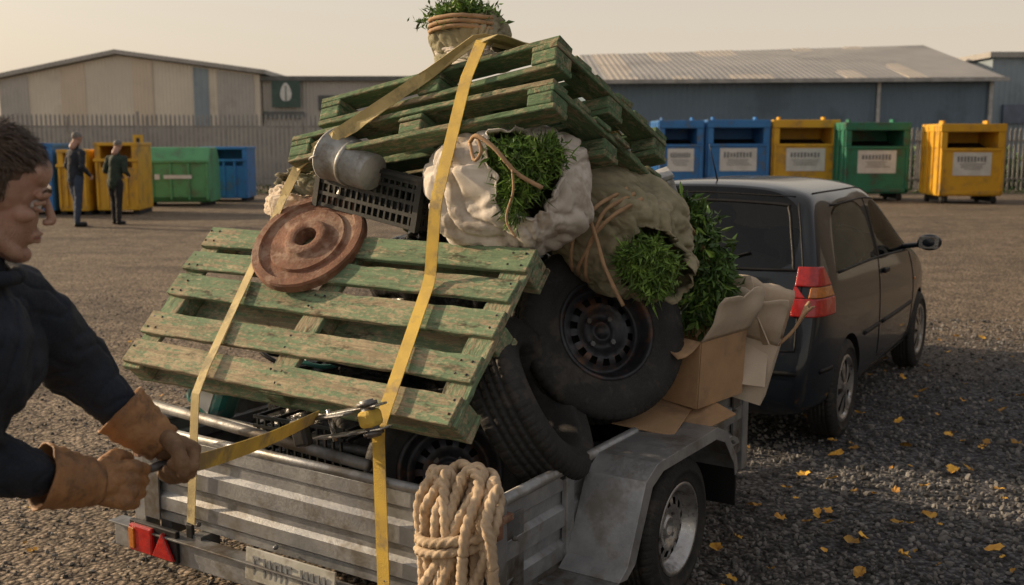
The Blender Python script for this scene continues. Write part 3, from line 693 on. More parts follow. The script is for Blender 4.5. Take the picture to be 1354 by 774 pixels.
for x,y in((0,0),(cw,0),(0,cdp),(cw,cdp)): it.append(((x,y,ch/2),(.026,.026,ch*1.03)))
multibox(e,'crate_lattice',it,M['plast'])
box(e,'scrap_lump',(.26,.18,.05),(.46,.28,.08),M['bag'],eul(2,2,2),bv=.04)
# bucket lying on the crate rim
e=G('galvanised_bucket',T)
bm_=axisM((-1.055,.485,1.655),(.86,-.05,-.28))@Matrix.Scale(.86,4)
lathe(e,'bucket_body',[(.001,.235),(.078,.235),(.082,.23),(.085,.205),(.088,.202),(.099,.11),(.102,.11),(.104,.10),(.109,.03),(.113,.026),(.117,-.01),(.122,-.012),(.122,-.02),(.115,-.02),(.114,-.012),(.107,.03),(.086,.20),(.078,.225),(.001,.228)],M['zinc'],bm_,48)
lathe(e,'bucket_hoops',[(.103,.095),(.106,.10),(.106,.112),(.102,.118)],M['zinc'],bm_,48)
hd=[bm_@V((-.12*math.cos(rad(a)),-.12*math.sin(rad(a))*.5,-.10*math.sin(rad(a)))) for a in range(0,181,12)]
tube(e,'bucket_handle',hd,.005,M['zinc'],6)
# ---------------------------------------------------------------- sacks
def sackmesh(p,name,c,r,mouth,mang,mat,seed,Mx=None,fold=.05,flat=.8,rimlen=.05):
    bm=bmesh.new(); bmesh.ops.create_icosphere(bm,subdivisions=6,radius=1)
    md=V(mouth).normalized()
    kill=[v for v in bm.verts if v.co.normalized().angle(md)<rad(mang)*(1+.35*noise.noise(v.co*2.2+V((seed,0,0))))]
    bmesh.ops.delete(bm,geom=kill,context='VERTS')
    be=[e_ for e_ in bm.edges if e_.is_boundary]
    ret=bmesh.ops.extrude_edge_only(bm,edges=be); nv=[g for g in ret['geom'] if isinstance(g,bmesh.types.BMVert)]
    for v in nv:
        d=v.co.normalized(); out=(d-md*d.dot(md)).normalized(); v.co+=md*(.08+.10*noise.noise(d*3))+out*(.05+.16*noise.noise(d*4))
    c=V(c); ax=md.orthogonal().normalized(); bx_=md.cross(ax)
    for v in bm.verts:
        d=v.co.copy(); dn=d.normalized(); q=dn*1.5+V((seed,seed*1.3,0))
        an=dn.angle(md)
        f=noise.noise(q)*.20
        th=math.atan2(dn.dot(bx_),dn.dot(ax))
        wv=noise.noise_vector(dn*1.6+V((0,seed,0)))*.8
        cr=(1-abs(noise.noise(V((math.cos(th)*3.4,math.sin(th)*3.4,an*.8+seed))+wv*.5)))**4
        g=(1-abs(noise.noise(dn*2.6+wv*1.4+V((seed*2,0,0)))))**8
        h=(1-abs(noise.noise(dn*6+wv*2+V((0,seed,0)))))**9
        h2=(1-abs(noise.noise(dn*14+wv*3+V((seed,0,0)))))**6
        k=1+f-fold*1.7*cr*max(0,1.3-an)-fold*1.3*g-fold*.45*h-fold*.14*h2
        sx_=lambda a: math.copysign(abs(a)**flat,a)
        d=V((sx_(d.x),sx_(d.y),sx_(d.z)))*k
        v.co=V((d.x*r[0],d.y*r[1],d.z*r[2]))+c
    for f in bm.faces: f.smooth=True
    me=bpy.data.meshes.new(name); bm.to_mesh(me); bm.free(); me.materials.append(mat)
    ob=bpy.data.objects.new(name,me); COL.objects.link(ob); ob.parent=p
    if Mx is not None: ob.matrix_basis=Mx
    s=ob.modifiers.new('s','SOLIDIFY'); s.thickness=.004; return ob
def twine(p,pts,r=.007,name='twine',mat=None): return tube(p,name,spline(pts,8),r,mat or M['twine'],12,lobes=3,twist=90,amp=.3)
# white sack
e=G('sack_of_greens',T@Matrix.Translation((-.36,.62,1.545)))
sackmesh(e,'sack',(0,0,0),(.30,.235,.25),(.62,-.70,.32),33,M['sack'],2.3,fold=.065)
E=[((.12,-.15,.12),(.13,.07,.055)),((.15,-.15,.05),(.09,.07,.08)),((.22,-.10,.11),(.06,.06,.06)),((.15,-.19,-.01),(.045,.03,.06))]
leaves(e,'greens',E,None,6000,.024,M['leaf'],11,asp=.34,shell=.1,na=.6)
leaves(e,'greens_stalks',E,None,420,.06,M['leaf'],12,asp=.07,shell=.5,na=.6)
leaves(e,'greens_hanging',(.16,-.215,-.06),(.04,.02,.06),200,.03,M['leaf'],13,asp=.14,shell=.2,down=1.2)
twine(e,[(.0,-.235,.16),(.05,-.265,.18),(.12,-.265,.14),(.19,-.24,.06),(.26,-.19,.01)])
twine(e,[(.0,-.235,.155),(.04,-.265,.10),(.07,-.27,.13),(.04,-.25,.18)],.006)
twine(e,[(.18,-.25,.07),(.19,-.26,.0),(.17,-.27,-.09),(.20,-.26,-.15)],.004)
# burlap sack
e=G('sack_of_greens',T@Matrix.Translation((-.17,1.03,1.39))@eul(0,30,0))
sackmesh(e,'sack',(0,0,0),(.37,.25,.22),(.85,-.5,.05),33,M['burlap'],5.1,fold=.07)
E=[((.27,-.16,.06),(.10,.07,.05)),((.31,-.14,-.02),(.07,.08,.06)),((.22,-.20,.01),(.05,.04,.05))]
leaves(e,'greens',E,None,4400,.026,M['leaf'],21,asp=.34,shell=.1,down=.3,na=.6)
leaves(e,'greens_stalks',E,None,260,.06,M['leaf'],22,asp=.07,shell=.5,down=.5,na=.6)
for k in range(3):
    x=.03+k*.035; twine(e,[(x+ .02,-.13,.20),(x,-.25,.12),(x-.02+.04*(k%2),-.27,0),(x+.01,-.24,-.12),(x,-.12,-.19)],.007)
twine(e,[(-.25,-.14,.15),(-.1,-.24,.13),(.06,-.28,.06),(.18,-.28,-.04),(.30,-.25,-.13)],.007)
# dark leafy branches
e=G('hedge_clippings',T)
E=[((.04,1.40,1.33),(.08,.09,.10)),((.07,1.42,1.20),(.10,.11,.11)),((.05,1.40,1.06),(.07,.09,.11)),((.10,1.44,1.13),(.06,.08,.10)),((.0,1.36,1.42),(.05,.07,.06))]
leaves(e,'leaf_mass',E,None,4600,.038,M['leafD'],31,asp=.38,shell=.1,down=.6,na=.7)
leaves(e,'leaf_tips',E,None,900,.048,M['leaf'],33,asp=.32,shell=.8,down=.8,na=.9)
for k in range(9):
    a=random.uniform(-.08,.08); tube(e,'stem_%d'%k,spline([(.0+a,1.25,1.42),(.05+a,1.38,1.25),(.07+a,1.43+a,.98)],4),.004,M['twine'],5)
# top sack
e=G('sack_of_greens',T@Matrix.Translation((-.61,.74,2.08)))
sackmesh(e,'sack',(0,0,0),(.15,.13,.115),(-.15,-.2,.9),48,M['burlap'],8.2,fold=.07)
sackmesh(e,'sack_fold',(.06,-.02,-.06),(.17,.12,.06),(.9,-.2,.3),30,M['sack'],9.2,fold=.08)
leaves(e,'greens',(-.02,-.02,.085),(.12,.10,.055),3200,.024,M['leaf'],41,asp=.32,shell=.1,na=.7)
leaves(e,'greens_stalks',(-.02,-.02,.09),(.12,.10,.06),200,.05,M['leaf'],42,asp=.06,shell=.5,na=.7)
for k in range(3): twine(e,[(-.15,-.02,.02+k*.02),(-.08,-.13,.03+k*.02),(.05,-.14,.04+k*.018),(.14,-.05,.03+k*.02)],.007)
e=G('burlap_bundle',T@Matrix.Translation((-1.38,.74,1.50)))
sackmesh(e,'bundle',(0,0,0),(.17,.15,.12),(-.2,-.5,.5),30,M['burlap'],12.2,fold=.08)
e=G('torn_paper_sack',T@Matrix.Translation((-1.37,.60,1.46)))
sackmesh(e,'paper',(0,0,0),(.17,.09,.09),(.4,-.5,.8),40,M['cardL'],14.2,fold=.10)
for i,(c,r) in enumerate((((-1.15,.75,.62),(.38,.4,.34)),((-.62,1.0,.66),(.40,.42,.38)),((-1.2,1.45,.6),(.38,.42,.33)),((-.8,.95,1.12),(.42,.3,.25)),((-.45,1.55,.62),(.36,.36,.34)),((-1.2,.5,.45),(.3,.28,.17)))):
    e=G('rubbish_bag',T@Matrix.Translation(c)); sackmesh(e,'bag',(0,0,0),r,(0,0,1),8,M['bag'],20+i*1.7,fold=.07)
e=G('teal_container',T@Matrix.Translation((-1.49,.22,.72))@eul(0,25,0))
box(e,'body',(0,0,0),(.20,.12,.16),M['cyl'],bv=.03); box(e,'label',(0,-.062,0),(.11,.004,.09),M['poster'],bv=0); lathe(e,'lid',[(0,.1),(.03,.1),(.03,.07),(.035,.07)],M['poster'],Matrix.Translation((.05,0,.0)),16)
e=G('plastic_crate',T@Matrix.Translation((-1.15,.12,.50))@eul(0,0,4))
it=[]
for z in(.01,.06,.11,.165,.20): it+=[((.2,0,z),(.42,.012,.012)),((.2,.3,z),(.42,.012,.012)),((0,.15,z),(.012,.3,.012)),((.42,.15,z),(.012,.3,.012))]
for i in range(12): it+=[((.035*i+.01,0,.1),(.008,.01,.2)),((.035*i+.01,.3,.1),(.008,.01,.2))]
multibox(e,'crate_lattice',it,M['plast'])
tube(None,'rusty_pipe',[T@V((-1.60,.02,.70)),T@V((-.50,.0,.655))],.02,M['galvD'],14)
tube(None,'steel_pipe',[T@V((-1.58,.10,.66)),T@V((-.62,.2,.62))],.017,M['galvD'],12)
e=G('garden_hose',T)
for k in range(5):
    c=V((-1.25+k*.13,.42,.86+.02*k)); pts=[c+V((.15*math.cos(a*.5),.1*math.sin(a*.5),.02*math.sin(a))) for a in range(14)]
    tube(e,'coil_%d'%k,spline(pts,4),.009,M['cyl'] if k%2 else M['black'],8)
# ---------------------------------------------------------------- loose tyres
def loosewheel(name,c,ax,R=.33,W=.2,r=.195,rim=True,spin=0):
    e=G(name)
    axl=V(ax).normalized(); Mw=Matrix.Translation(T@V(c))@axl.to_track_quat('Z','Y').to_matrix().to_4x4()@Matrix.Rotation(rad(spin),4,'Z')
    tyre(e,Mw,R,W,r)
    if rim: steelrim(e,Mw,r,W,M['rim'],14)
    return e
loosewheel('spare_wheel',(-.175,.96,.98),(.38,-.86,.36),.345,.2,.185)
loosewheel('car_tyre',(-.19,.50,.80),(.84,-.20,.5),.31,.20,.19,False)
loosewheel('spare_wheel',(-.40,.30,.57),(.15,-.95,.25),.29,.18,.17)
loosewheel('car_tyre',(-.35,1.05,.45),(.05,.1,1),.3,.19,.19,False)
loosewheel('car_tyre',(-.85,.62,.62),(.2,-.5,.8),.29,.19,.18,False)
# ---------------------------------------------------------------- cardboard boxes
def carton(name,Mx,s,flaps,mat=M['card'],inner=M['cardL']):
    e=G(name,Mx); a,b_,h=s; th=.005
    multibox(e,'walls',[((0,-b_/2,h/2),(a,th,h)),((0,b_/2,h/2),(a,th,h)),((-a/2,0,h/2),(th,b_-th*2-.002,h)),((a/2,0,h/2),(th,b_-th*2-.002,h)),((0,0,.003),(a-th*2-.002,b_-th*2-.002,th))],mat)
    for i,(side,ang,ln) in enumerate(flaps):
        L= a if side in'fb' else b_
        Rz={'f':0,'r':90,'b':180,'l':270}[side]; off={'f':b_/2,'b':b_/2,'r':a/2,'l':a/2}[side]
        Mf=Matrix.Rotation(rad(Rz),4,'Z')@Matrix.Translation((0,-off,h+.002))@Matrix.Rotation(rad(-ang),4,'X')
        n=8; vs=[];fs=[]
        for j in range(n+1):
            for k in range(n+1):
                x=-L/2+L*j/n; y=-ln*k/n
                if k==n: x*=.94; y+=noise.noise(V((j*1.7,i,ln*9)))*.035
                vs.append((x,y,.045*noise.noise(V((x*9,y*9,i*3+h)))*k/n+.03*(k/n)**2))
        for j in range(n):
            for k in range(n): q=j*(n+1)+k; fs.append((q,q+1,q+n+2,q+n+1))
        ob=mk('flap_%d'%i,vs,fs,inner if i%2 else mat,e,Mf,True); so=ob.modifiers.new('s','SOLIDIFY'); so.thickness=.005
    return e
carton('cardboard_box',T@Matrix.Translation((-.01,1.40,.69))@eul(2,4,-12),(.37,.32,.27),[('f',-24,.12),('r',58,.20),('l',30,.17),('b',70,.20)])
carton('cardboard_box',T@Matrix.Translation((.07,1.72,.64))@eul(-6,14,14),(.30,.36,.26),[('f',50,.22),('r',60,.20),('b',85,.22),('l',75,.22)],M['cardL'],M['card'])
carton('cardboard_box',T@Matrix.Translation((-.42,1.75,.45))@eul(0,0,8),(.4,.4,.4),[('f',60,.2),('r',55,.2)])
e=G('flattened_cardboard',T)
for i,(c,R,s) in enumerate((((.02,1.26,.67),eul(12,14,-20),(.42,.26,.006)),((.15,1.55,.84),eul(64,6,24),(.28,.26,.006)),((.10,1.44,.99),eul(30,48,-10),(.20,.22,.006)),((.19,1.62,.98),eul(-25,66,15),(.24,.22,.006)),((-.02,1.08,.66),eul(8,6,10),(.3,.3,.006)))):
    box(e,'sheet_%d'%i,c,s,M['cardL'] if i in(1,3) else M['card'],R,bv=.001)
e=G('metal_tin',T@Matrix.Translation((-.12,1.30,1.49))@eul(10,-20,30)); box(e,'body',(0,0,0),(.20,.16,.12),M['zinc'],bv=.01); box(e,'lid',(0,0,.068),(.21,.17,.016),M['zinc'],bv=.004)
# ---------------------------------------------------------------- straps
e=G('ratchet_strap',T); o=nrm*.014
fr=lambda x,y,z,k=1:tuple(V((x,y,z))+o*k)
ribbon(e,'strap_over_top',[(-.20,1.25,1.62),(-.30,.95,2.0),(-.385,.58,2.075),(-.418,.535,2.05)],.048,M['strap2'],wd=(1,-.1,.1),sp=False)
ribbon(e,'strap_down',[(-.416,.54,2.055),(-.428,.46,1.92),(-.465,.33,1.50),fr(-.502,.352,1.222),fr(-.415,.01,.87),(-.41,-.055,.80),(-.403,-.05,.26)],.05,M['strap'],wd=(1,0,.0),sp=False)
e=G('ratchet_strap',T)
ribbon(e,'strap_long',[(-.20,1.2,1.70),(-.33,.95,2.02),(-.44,.575,2.07),(-.90,.44,1.77),(-1.20,.46,1.66),(-1.33,.48,1.50),fr(-1.39,.40,1.26),fr(-1.28,.01,.87),(-1.27,-.055,.80),(-1.333,-.05,.301)],.042,M['strap2'],wd=(1,0,.1),sp=False)
multibox(e,'hook',[((-1.335,-.052,.27),(.035,.014,.06)),((-1.335,-.06,.235),(.05,.02,.018))],M['black'],bv=.004)
e=G('ratchet_strap',T)
ribbon(e,'strap_upper',[(-.35,.95,2.03),(-.46,.58,2.07),(-.62,.49,1.94),(-1.02,.42,1.72),(-1.24,.46,1.61)],.042,M['strap2'],wd=(.6,0,.8),sp=False)
e=G('ratchet_buckle',T@Matrix.Translation((-.43,-.085,.845))@eul(0,-16,0)@Matrix.Scale(1.3,4))
multibox(e,'frame_plates',[((-.03,-.014,.028),(.20,.045,.006)),((-.03,-.014,-.028),(.20,.045,.006))],M['chrome'],bv=.003)
multibox(e,'handle_plates',[((-.075,-.045,.024),(.17,.03,.006),eul(0,0,-14)),((-.075,-.045,-.024),(.17,.03,.006),eul(0,0,-14))],M['galvD'],bv=.003)
tube(e,'spool',[(.03,-.02,-.045),(.03,-.02,.045)],.017,M['galvD'],16); tube(e,'handle_grip',[(-.155,-.06,-.035),(-.155,-.06,.035)],.012,M['black'],12)
lathe(e,'gear_a',[(.001,.004),(.026,.004),(.026,-.004),(.001,-.004)],M['galvD'],axisM((.03,-.02,.036),(0,0,1)),24,mod=lambda i,j,r,z:(r*(.85 if i%2 and r>.01 else 1),z))
lathe(e,'gear_b',[(.001,.004),(.026,.004),(.026,-.004),(.001,-.004)],M['galvD'],axisM((.03,-.02,-.036),(0,0,1)),24,mod=lambda i,j,r,z:(r*(.85 if i%2 and r>.01 else 1),z))
multibox(e,'webbing_roll',[((.03,-.02,0),(.045,.05,.044))],M['strap'],bv=.012)
tube(e,'cross_bolt',[(-.10,-.02,-.04),(-.10,-.02,.04)],.006,M['chrome'],8)
multibox(e,'grip_cap',[((-.165,-.062,0),(.045,.03,.07))],M['black'],bv=.008)
# ---------------------------------------------------------------- rope coil
e=G('rope_coil',T)
rn=random.Random(12)
for k in range(9):
    ox=-.185+.030*k; hgt=rn.uniform(.34,.44); wd=rn.uniform(.028,.06); ph=rn.uniform(-.3,.3); ly=-.09-.028*(k%3); tilt=rn.uniform(-.2,.24)
    pts=[]
    for i in range(24):
        a=2*math.pi*i/23
        sn=math.sin(a); z=.735+rn.uniform(-.004,.004)-.02*abs(k-4)*.4-hgt/2+hgt/2*math.copysign(abs(sn)**.8,sn)
        x=ox+wd*math.cos(a)+tilt*(z-.6)+.014*math.sin(3*a+ph*9)
        y=ly-.022*math.cos(a)+.014*math.sin(2*a+ph*7)
        if z>.62: y+=(z-.62)*.75
        pts.append((x,y,z))
    tube(e,'loop_%d'%k,spline(pts,8),.0145,M['rope'],20,lobes=3,twist=70,amp=.5)
pts=[]
for i in range(26):
    a=i*.55+.5; pts.append((-.075+.105*math.cos(a)*(1-.1*math.sin(i)),-.125+.058*math.sin(a),.565-.0028*i+.03*math.cos(a)))
tube(e,'wrap',spline(pts,8),.0135,M['rope'],20,lobes=3,twist=70,amp=.5)
tube(e,'tail_a',spline([(-.08,-.15,.5),(-.14,-.17,.40),(-.20,-.18,.28),(-.26,-.19,.16),(-.36,-.20,.06),(-.5,-.25,.02)],14),.0145,M['rope'],20,lobes=3,twist=70,amp=.5)
tube(e,'tail_b',spline([(-.05,-.15,.5),(-.08,-.18,.38),(-.10,-.17,.24),(-.17,-.19,.12),(-.2,-.25,.02)],14),.0145,M['rope'],20,lobes=3,twist=70,amp=.5)
# ---------------------------------------------------------------- car
CA=31.5; CT=Matrix.Translation((1.265,6.28,0))@Matrix.Rotation(rad(-CA),4,'Z')
e=G('parked_car',CT)
w0=.80
def st(y,wf=1.0,z4=.985,roof=None,yt=None,rz=None):
    r=[(w0*.92*wf,y,.20),(w0*.985*wf,y,.30),(w0*1.005*wf,y,.52),(w0*1.0*wf,y,.75),(w0*.955*wf,y,z4)]
    yt=yt if yt is not None else [y]*4
    r+= [(roof[i][0],yt[i],roof[i][1]) for i in range(4)]
    return r
RF=[(.645,1.365),(.58,1.438),(.31,1.482),(0,1.490)]
HD=[(.70,.985),(.62,1.005),(.3,1.03),(0,1.035)]
stn=[]
s0=[(.68,-.56,.20),(.72,-.62,.30),(.74,-.64,.50),(.745,-.56,.76),(.725,-.50,1.0),(.635,-.32,1.35),(.58,-.26,1.42),(.31,-.24,1.458),(0,-.24,1.465)]
stn.append(s0)
stn.append(st(-.44,.985,.995,[(.645,1.36),(.585,1.435),(.31,1.474),(0,1.482)],[-.20,-.16,-.14,-.14]))
stn.append(st(-.22,1.0,.985,RF,[.0,.0,.0,.0]))
stn.append(st(.32,1.0,.98,RF))
stn.append(st(.80,1.0,.97,RF)); stn.append(st(.88,1.0,.97,RF))
stn.append(st(1.36,1.0,.955,[(.63,1.345),(.57,1.415),(.3,1.46),(0,1.468)],[1.22,1.26,1.32,1.34]))
stn.append(st(1.95,.99,.92,HD,[1.93,1.98,2.08,2.1]))
stn.append(st(2.3,.97,.88,[(.68,.93),(.6,.95),(.3,.97),(0,.975)]))
stn.append(st(2.68,.92,.78,[(.62,.83),(.56,.85),(.3,.87),(0,.875)]))
stn.append([(.54,2.84,.20),(.58,2.90,.30),(.60,2.92,.48),(.60,2.88,.62),(.58,2.83,.70),(.54,2.80,.75),(.48,2.80,.77),(.26,2.82,.785),(0,2.83,.79)])
vs=[];fs=[];mi=[]
idx={}
def addv(p): vs.append(p); return len(vs)-1
for i,s in enumerate(stn):
    for j,(x,y,z) in enumerate(s):
        idx[(i,j,1)]=addv((x,y,z)); idx[(i,j,-1)]=idx[(i,j,1)] if j==8 else addv((-x,y,z))
def face(a,m_,flip=False):
    fs.append(tuple(a) if not flip else tuple(reversed(a))); mi.append(m_)
nS=len(stn)
for i in range(nS-1):
    for j in range(8):
        mt=0
        if j==4 and i in(2,3,5,6): mt=1
        if j==4 and i==4: mt=2
        if i==6 and j in(6,7): mt=1
        for sgn in(1,-1):
            a=[idx[(i,j,sgn)],idx[(i+1,j,sgn)],idx[(i+1,j+1,sgn)],idx[(i,j+1,sgn)]]
            face(a,mt,sgn<0)
capidx={}
for end,i in((0,0),(1,nS-1)):
    s=stn[i]; sg_=-1 if end==0 else 1
    for j in range(6):
        xr,yr,zr=s[j]
        for sgn in(1,-1):
            for c,fx in((1,.90),(2,.46),(3,0)):
                if j==5: capidx[(end,j,c,sgn)]=idx[(i,5+c,sgn)]; continue
                if c==3 and sgn==-1: capidx[(end,j,3,-1)]=capidx[(end,j,3,1)]; continue
                bul=.05*(1-fx*fx)*sg_
                capidx[(end,j,c,sgn)]=addv((sgn*xr*fx,yr+bul,zr))
            capidx[(end,j,0,sgn)]=idx[(i,j,sgn)]
    for j in range(5):
        for c in range(3):
            mt=0
            if j==4 and end==0: mt=1 if c>=1 else 0
            for sgn in(1,-1):
                a=[capidx[(end,j,c,sgn)],capidx[(end,j+1,c,sgn)],capidx[(end,j+1,c+1,sgn)],capidx[(end,j,c+1,sgn)]]
                face(a,mt,(sgn>0)==(end==1))
for i in range(nS-1):
    if i==0: A0=[capidx[(0,0,c,1)] for c in(0,1,2,3)]+[capidx[(0,0,c,-1)] for c in(2,1,0)]
    else: A0=[idx[(i,0,1)],idx[(i,0,-1)]]
    if i+1==nS-1: B0=[capidx[(1,0,c,-1)] for c in(0,1,2,3)]+[capidx[(1,0,c,1)] for c in(2,1,0)]
    else: B0=[idx[(i+1,0,-1)],idx[(i+1,0,1)]]
    face(A0+B0,2)
body=mk('body_shell',vs,fs,None,e,None,True,[M['paint'],M['glass'],M['trim'],M['liner']],mi)
bm=bmesh.new(); bm.from_mesh(body.data); bmesh.ops.recalc_face_normals(bm,faces=bm.faces)
cl=bm.edges.layers.float.get('crease_edge') or bm.edges.layers.float.new('crease_edge')
for ed in bm.edges:
    ms={f.material_index for f in ed.link_faces}
    if 1 in ms and len(ms)>1: ed[cl]=.7
    v1,v2=ed.verts
    if abs(v1.co.z-v2.co.z)<.03 and .94<v1.co.z<1.01 and abs(v1.co.x)>.6 and -.5<v1.co.y<1.6: ed[cl]=.6
bm.to_mesh(body.data); bm.free()
ss=body.modifiers.new('s','SUBSURF'); ss.levels=3; ss.render_levels=3
bake(body)
cut=[]
for (x,y,r) in((.80,0,.335),(-.80,0,.335),(.80,2.25,.335),(-.80,2.25,.335)):
    v,f=tubev([(x-.27,y,.28),(x+.27,y,.28)],r,48); c=mk('cut',v,f,M['liner'],e); cut.append(c)
    bmo=body.modifiers.new('b','BOOLEAN'); bmo.object=c; bmo.operation='DIFFERENCE'; bmo.solver='EXACT'
    try: bmo.material_mode='TRANSFER'
    except Exception: pass
bake(body)
for c in cut: bpy.data.objects.remove(c)
me=body.data
me.polygons.foreach_set('use_smooth',[True]*len(me.polygons))
try: me.set_sharp_from_angle(angle=rad(40))
except Exception as ex: print(ex)
bm=bmesh.new(); bm.from_mesh(me); bvh=BVHTree.FromBMesh(bm)
def snap(p,d):
    p=V(p); d=V(d).normalized(); h=bvh.ray_cast(p-d*2,d)
    return (h[0],h[1]) if h[0] is not None else (p,-d)
def surfline(name,pts,d,r=.004,mat='trim',n=8,off=0.0):
    for sgn in((1,-1) if abs(V(d).x)>.5 else (1,)):
        q=[]
        pp=spline(pts,n) if len(pts)>2 else [V(pts[0]).lerp(V(pts[1]),i/12) for i in range(13)]
        for p in pp:
            p=V((p[0]*sgn,p[1],p[2])); dd=V((d[0]*sgn,d[1],d[2])); h,nn=snap(p,dd); q.append(h+nn*off)
        tube(e,name+('' if sgn>0 else '_left'),q,r,M[mat],6)
SD=(-1,0,0); RD=(0,1,0)
surfline('door_gap_rear',[(.8,.86,1.35),(.8,.83,.97),(.8,.78,.6),(.8,.80,.36)],SD)
surfline('door_gap_front',[(.8,1.90,.93),(.8,1.93,.7),(.8,1.88,.45),(.8,1.84,.36)],SD)
surfline('door_gap_bottom',[(.8,.80,.345),(.8,1.84,.345)],SD)
surfline('belt_trim',[(.8,-.16,.985),(.8,.8,.98),(.8,1.80,.945)],SD,.008)
surfline('side_moulding_a',[(.8,.86,.56),(.8,1.86,.56)],SD,.014)
surfline('side_moulding_b',[(.8,.37,.56),(.8,.76,.56)],SD,.014)
surfline('window_top_trim',[(.8,.04,1.345),(.8,.8,1.355),(.8,1.20,1.335)],SD,.006)
surfline('roof_gutter',[(.58,-.1,1.7),(.58,.6,1.7),(.57,1.22,1.7)],(0,0,-1),.006)
surfline('roof_gutter_left',[(-.58,-.1,1.7),(-.58,.6,1.7),(-.57,1.22,1.7)],(0,0,-1),.006)
surfline('hatch_gap_bottom',[(-.66,-.6,.60),(-.3,-.6,.585),(0,-.6,.58),(.3,-.6,.585),(.66,-.6,.60)],RD,.005)
surfline('hatch_gap_right',[(.66,-.6,.60),(.655,-.6,.8),(.655,-.6,1.0),(.61,-.6,1.2),(.56,-.6,1.37)],RD,.005)
surfline('hatch_gap_left',[(-.66,-.6,.60),(-.655,-.6,.8),(-.655,-.6,1.0),(-.61,-.6,1.2),(-.56,-.6,1.37)],RD,.005)
surfline('hatch_gap_top',[(-.53,-.6,1.405),(0,-.6,1.42),(.53,-.6,1.405)],RD,.005)
surfline('rear_window_seal',[(-.56,-.6,1.02),(0,-.6,1.015),(.56,-.6,1.02),(.60,-.6,1.04),(.555,-.6,1.21),(.515,-.6,1.335),(.46,-.6,1.363),(0,-.6,1.377),(-.46,-.6,1.363),(-.515,-.6,1.335),(-.555,-.6,1.21),(-.60,-.6,1.04),(-.56,-.6,1.02)],RD,.009)
surfline('bumper_strip',[(-.70,-.6,.48),(-.3,-.6,.475),(0,-.6,.475),(.3,-.6,.475),(.68,-.6,.48)],RD,.014)
surfline('bumper_side_strip',[(.8,-.50,.48),(.8,-.34,.48)],SD,.014)
surfline('sill_line',[(.8,.36,.27),(.8,1.88,.27)],SD,.006)
surfline('wiper',[(-.02,-.6,1.025),(.18,-.6,1.05),(.36,-.6,1.10)],RD,.007,off=.008)
for sgn in(1,-1):
    def lp(name,z0,z1,mat,off,a0=30,a1=88):
        vs_=[];fs_=[];nr=8;nc=16
        for a in range(nr+1):
            z=z0+(z1-z0)*a/nr; k_=(z-.80)/.25; ain=a0+max(0,k_-.2)*16; aout=a1-26*max(0,k_-.3)-10*max(0,.1-k_)
            for c in range(nc+1):
                aa=ain+(aout-ain)*c/nc
                d=V((sgn*math.sin(rad(aa)),-math.cos(rad(aa)),0)); P=V((sgn*.47,-.31,z))
                h=bvh.ray_cast(P+d*1.5,-d); q=h[0] if h[0] is not None else P+d*.3
                vs_.append(q+d*off)
        for a in range(nr):
            for c in range(nc): k=a*(nc+1)+c; fs_.append((k,k+1,k+nc+2,k+nc+1))
        ob=mk(name,vs_,fs_,mat,e,None,True); so=ob.modifiers.new('s','SOLIDIFY'); so.thickness=.022; so.offset=0; bevel(ob,.004)
    s_='right' if sgn>0 else 'left'
    lp('tail_light_'+s_,.78,.875,M['red'],.006); lp('tail_light_amber_'+s_,.878,.935,M['amber'],.004,44); lp('tail_light_top_'+s_,.938,1.04,M['red'],.006)
    lp('tail_light_inner_'+s_,.878,.935,M['red'],.003,30,44)
it=[]
for k in range(5):
    h,nn=snap((.34+k*.034,-.6,.86),RD); it+=[(tuple(h+nn*.003),(.007,.004,.026)),(tuple(h+nn*.003+V((.009,0,.010*((k%3)-1)))),(.017,.004,.006))]
multibox(e,'badge_letters',it,M['chrome'])
h,nn=snap((0,-.6,.86),RD); lathe(e,'maker_badge',[(0,.004),(.028,.004),(.032,0)],M['chrome'],axisM(h,nn),24)
h,nn=snap((0,-.6,.68),RD); box(e,'number_plate',tuple(h+nn*.006),(.52,.008,.11),pm('yellow_plate',(.6,.45,.05)),bv=.002)
for sgn in(1,-1):
    h,nn=snap((.8*sgn,.98,.88),(-sgn,0,0)); box(e,'door_handle_%d'%sgn,tuple(h+nn*.012),(.022,.13,.03),M['trim'],bv=.008)
    mh=[ell((sgn*.92,1.72,1.01),(.085,.045,.06)),cap((sgn*.74,1.76,.97),.02,(sgn*.86,1.74,.99),.02)]
    blob(e,'door_mirror_%d'%sgn,mh,M['paint'],.008,4)
    box(e,'mirror_glass_%d'%sgn,(sgn*.92,1.685,1.01),(.13,.006,.085),M['chrome'],bv=.002)
    h,nn=snap((.8*sgn,1.97,.72),(-sgn,0,0)); box(e,'side_repeater_%d'%sgn,tuple(h+nn*.004),(.008,.04,.02),M['amber'],bv=.003)
tube(e,'antenna',[(0,-.06,1.48),(-.02,-.16,1.70)],[.005,.002],M['black'],6)
sh=[]
for x in(-.36,.36):
    sh+=[ell((x,1.05,.80),(.24,.10,.34)),ell((x,1.00,1.20),(.12,.045,.09)),cap((x-.05,1.02,1.05),.012,(x-.05,1.0,1.2),.012),cap((x+.05,1.02,1.05),.012,(x+.05,1.0,1.2),.012)]
blob(e,'front_seats',sh,M['seat'],.015,3)
rs=[ell((0,.16,.78),(.56,.10,.28))]
for x in(-.36,.36): rs+=[ell((x,.10,1.14),(.12,.045,.075)),cap((x,.12,.95),.02,(x,.1,1.1),.02)]
blob(e,'rear_seats',rs,M['seat'],.015,3)
box(e,'parcel_shelf',(0,-.10,.93),(1.1,.42,.02),M['seat'],bv=.004)
lathe(e,'steering_wheel',[(.165,0),(.175,.01),(.185,0),(.175,-.01),(.165,0)],M['black'],axisM((.36,1.5,.95),(0,-1,.4)),24)
bm.free()
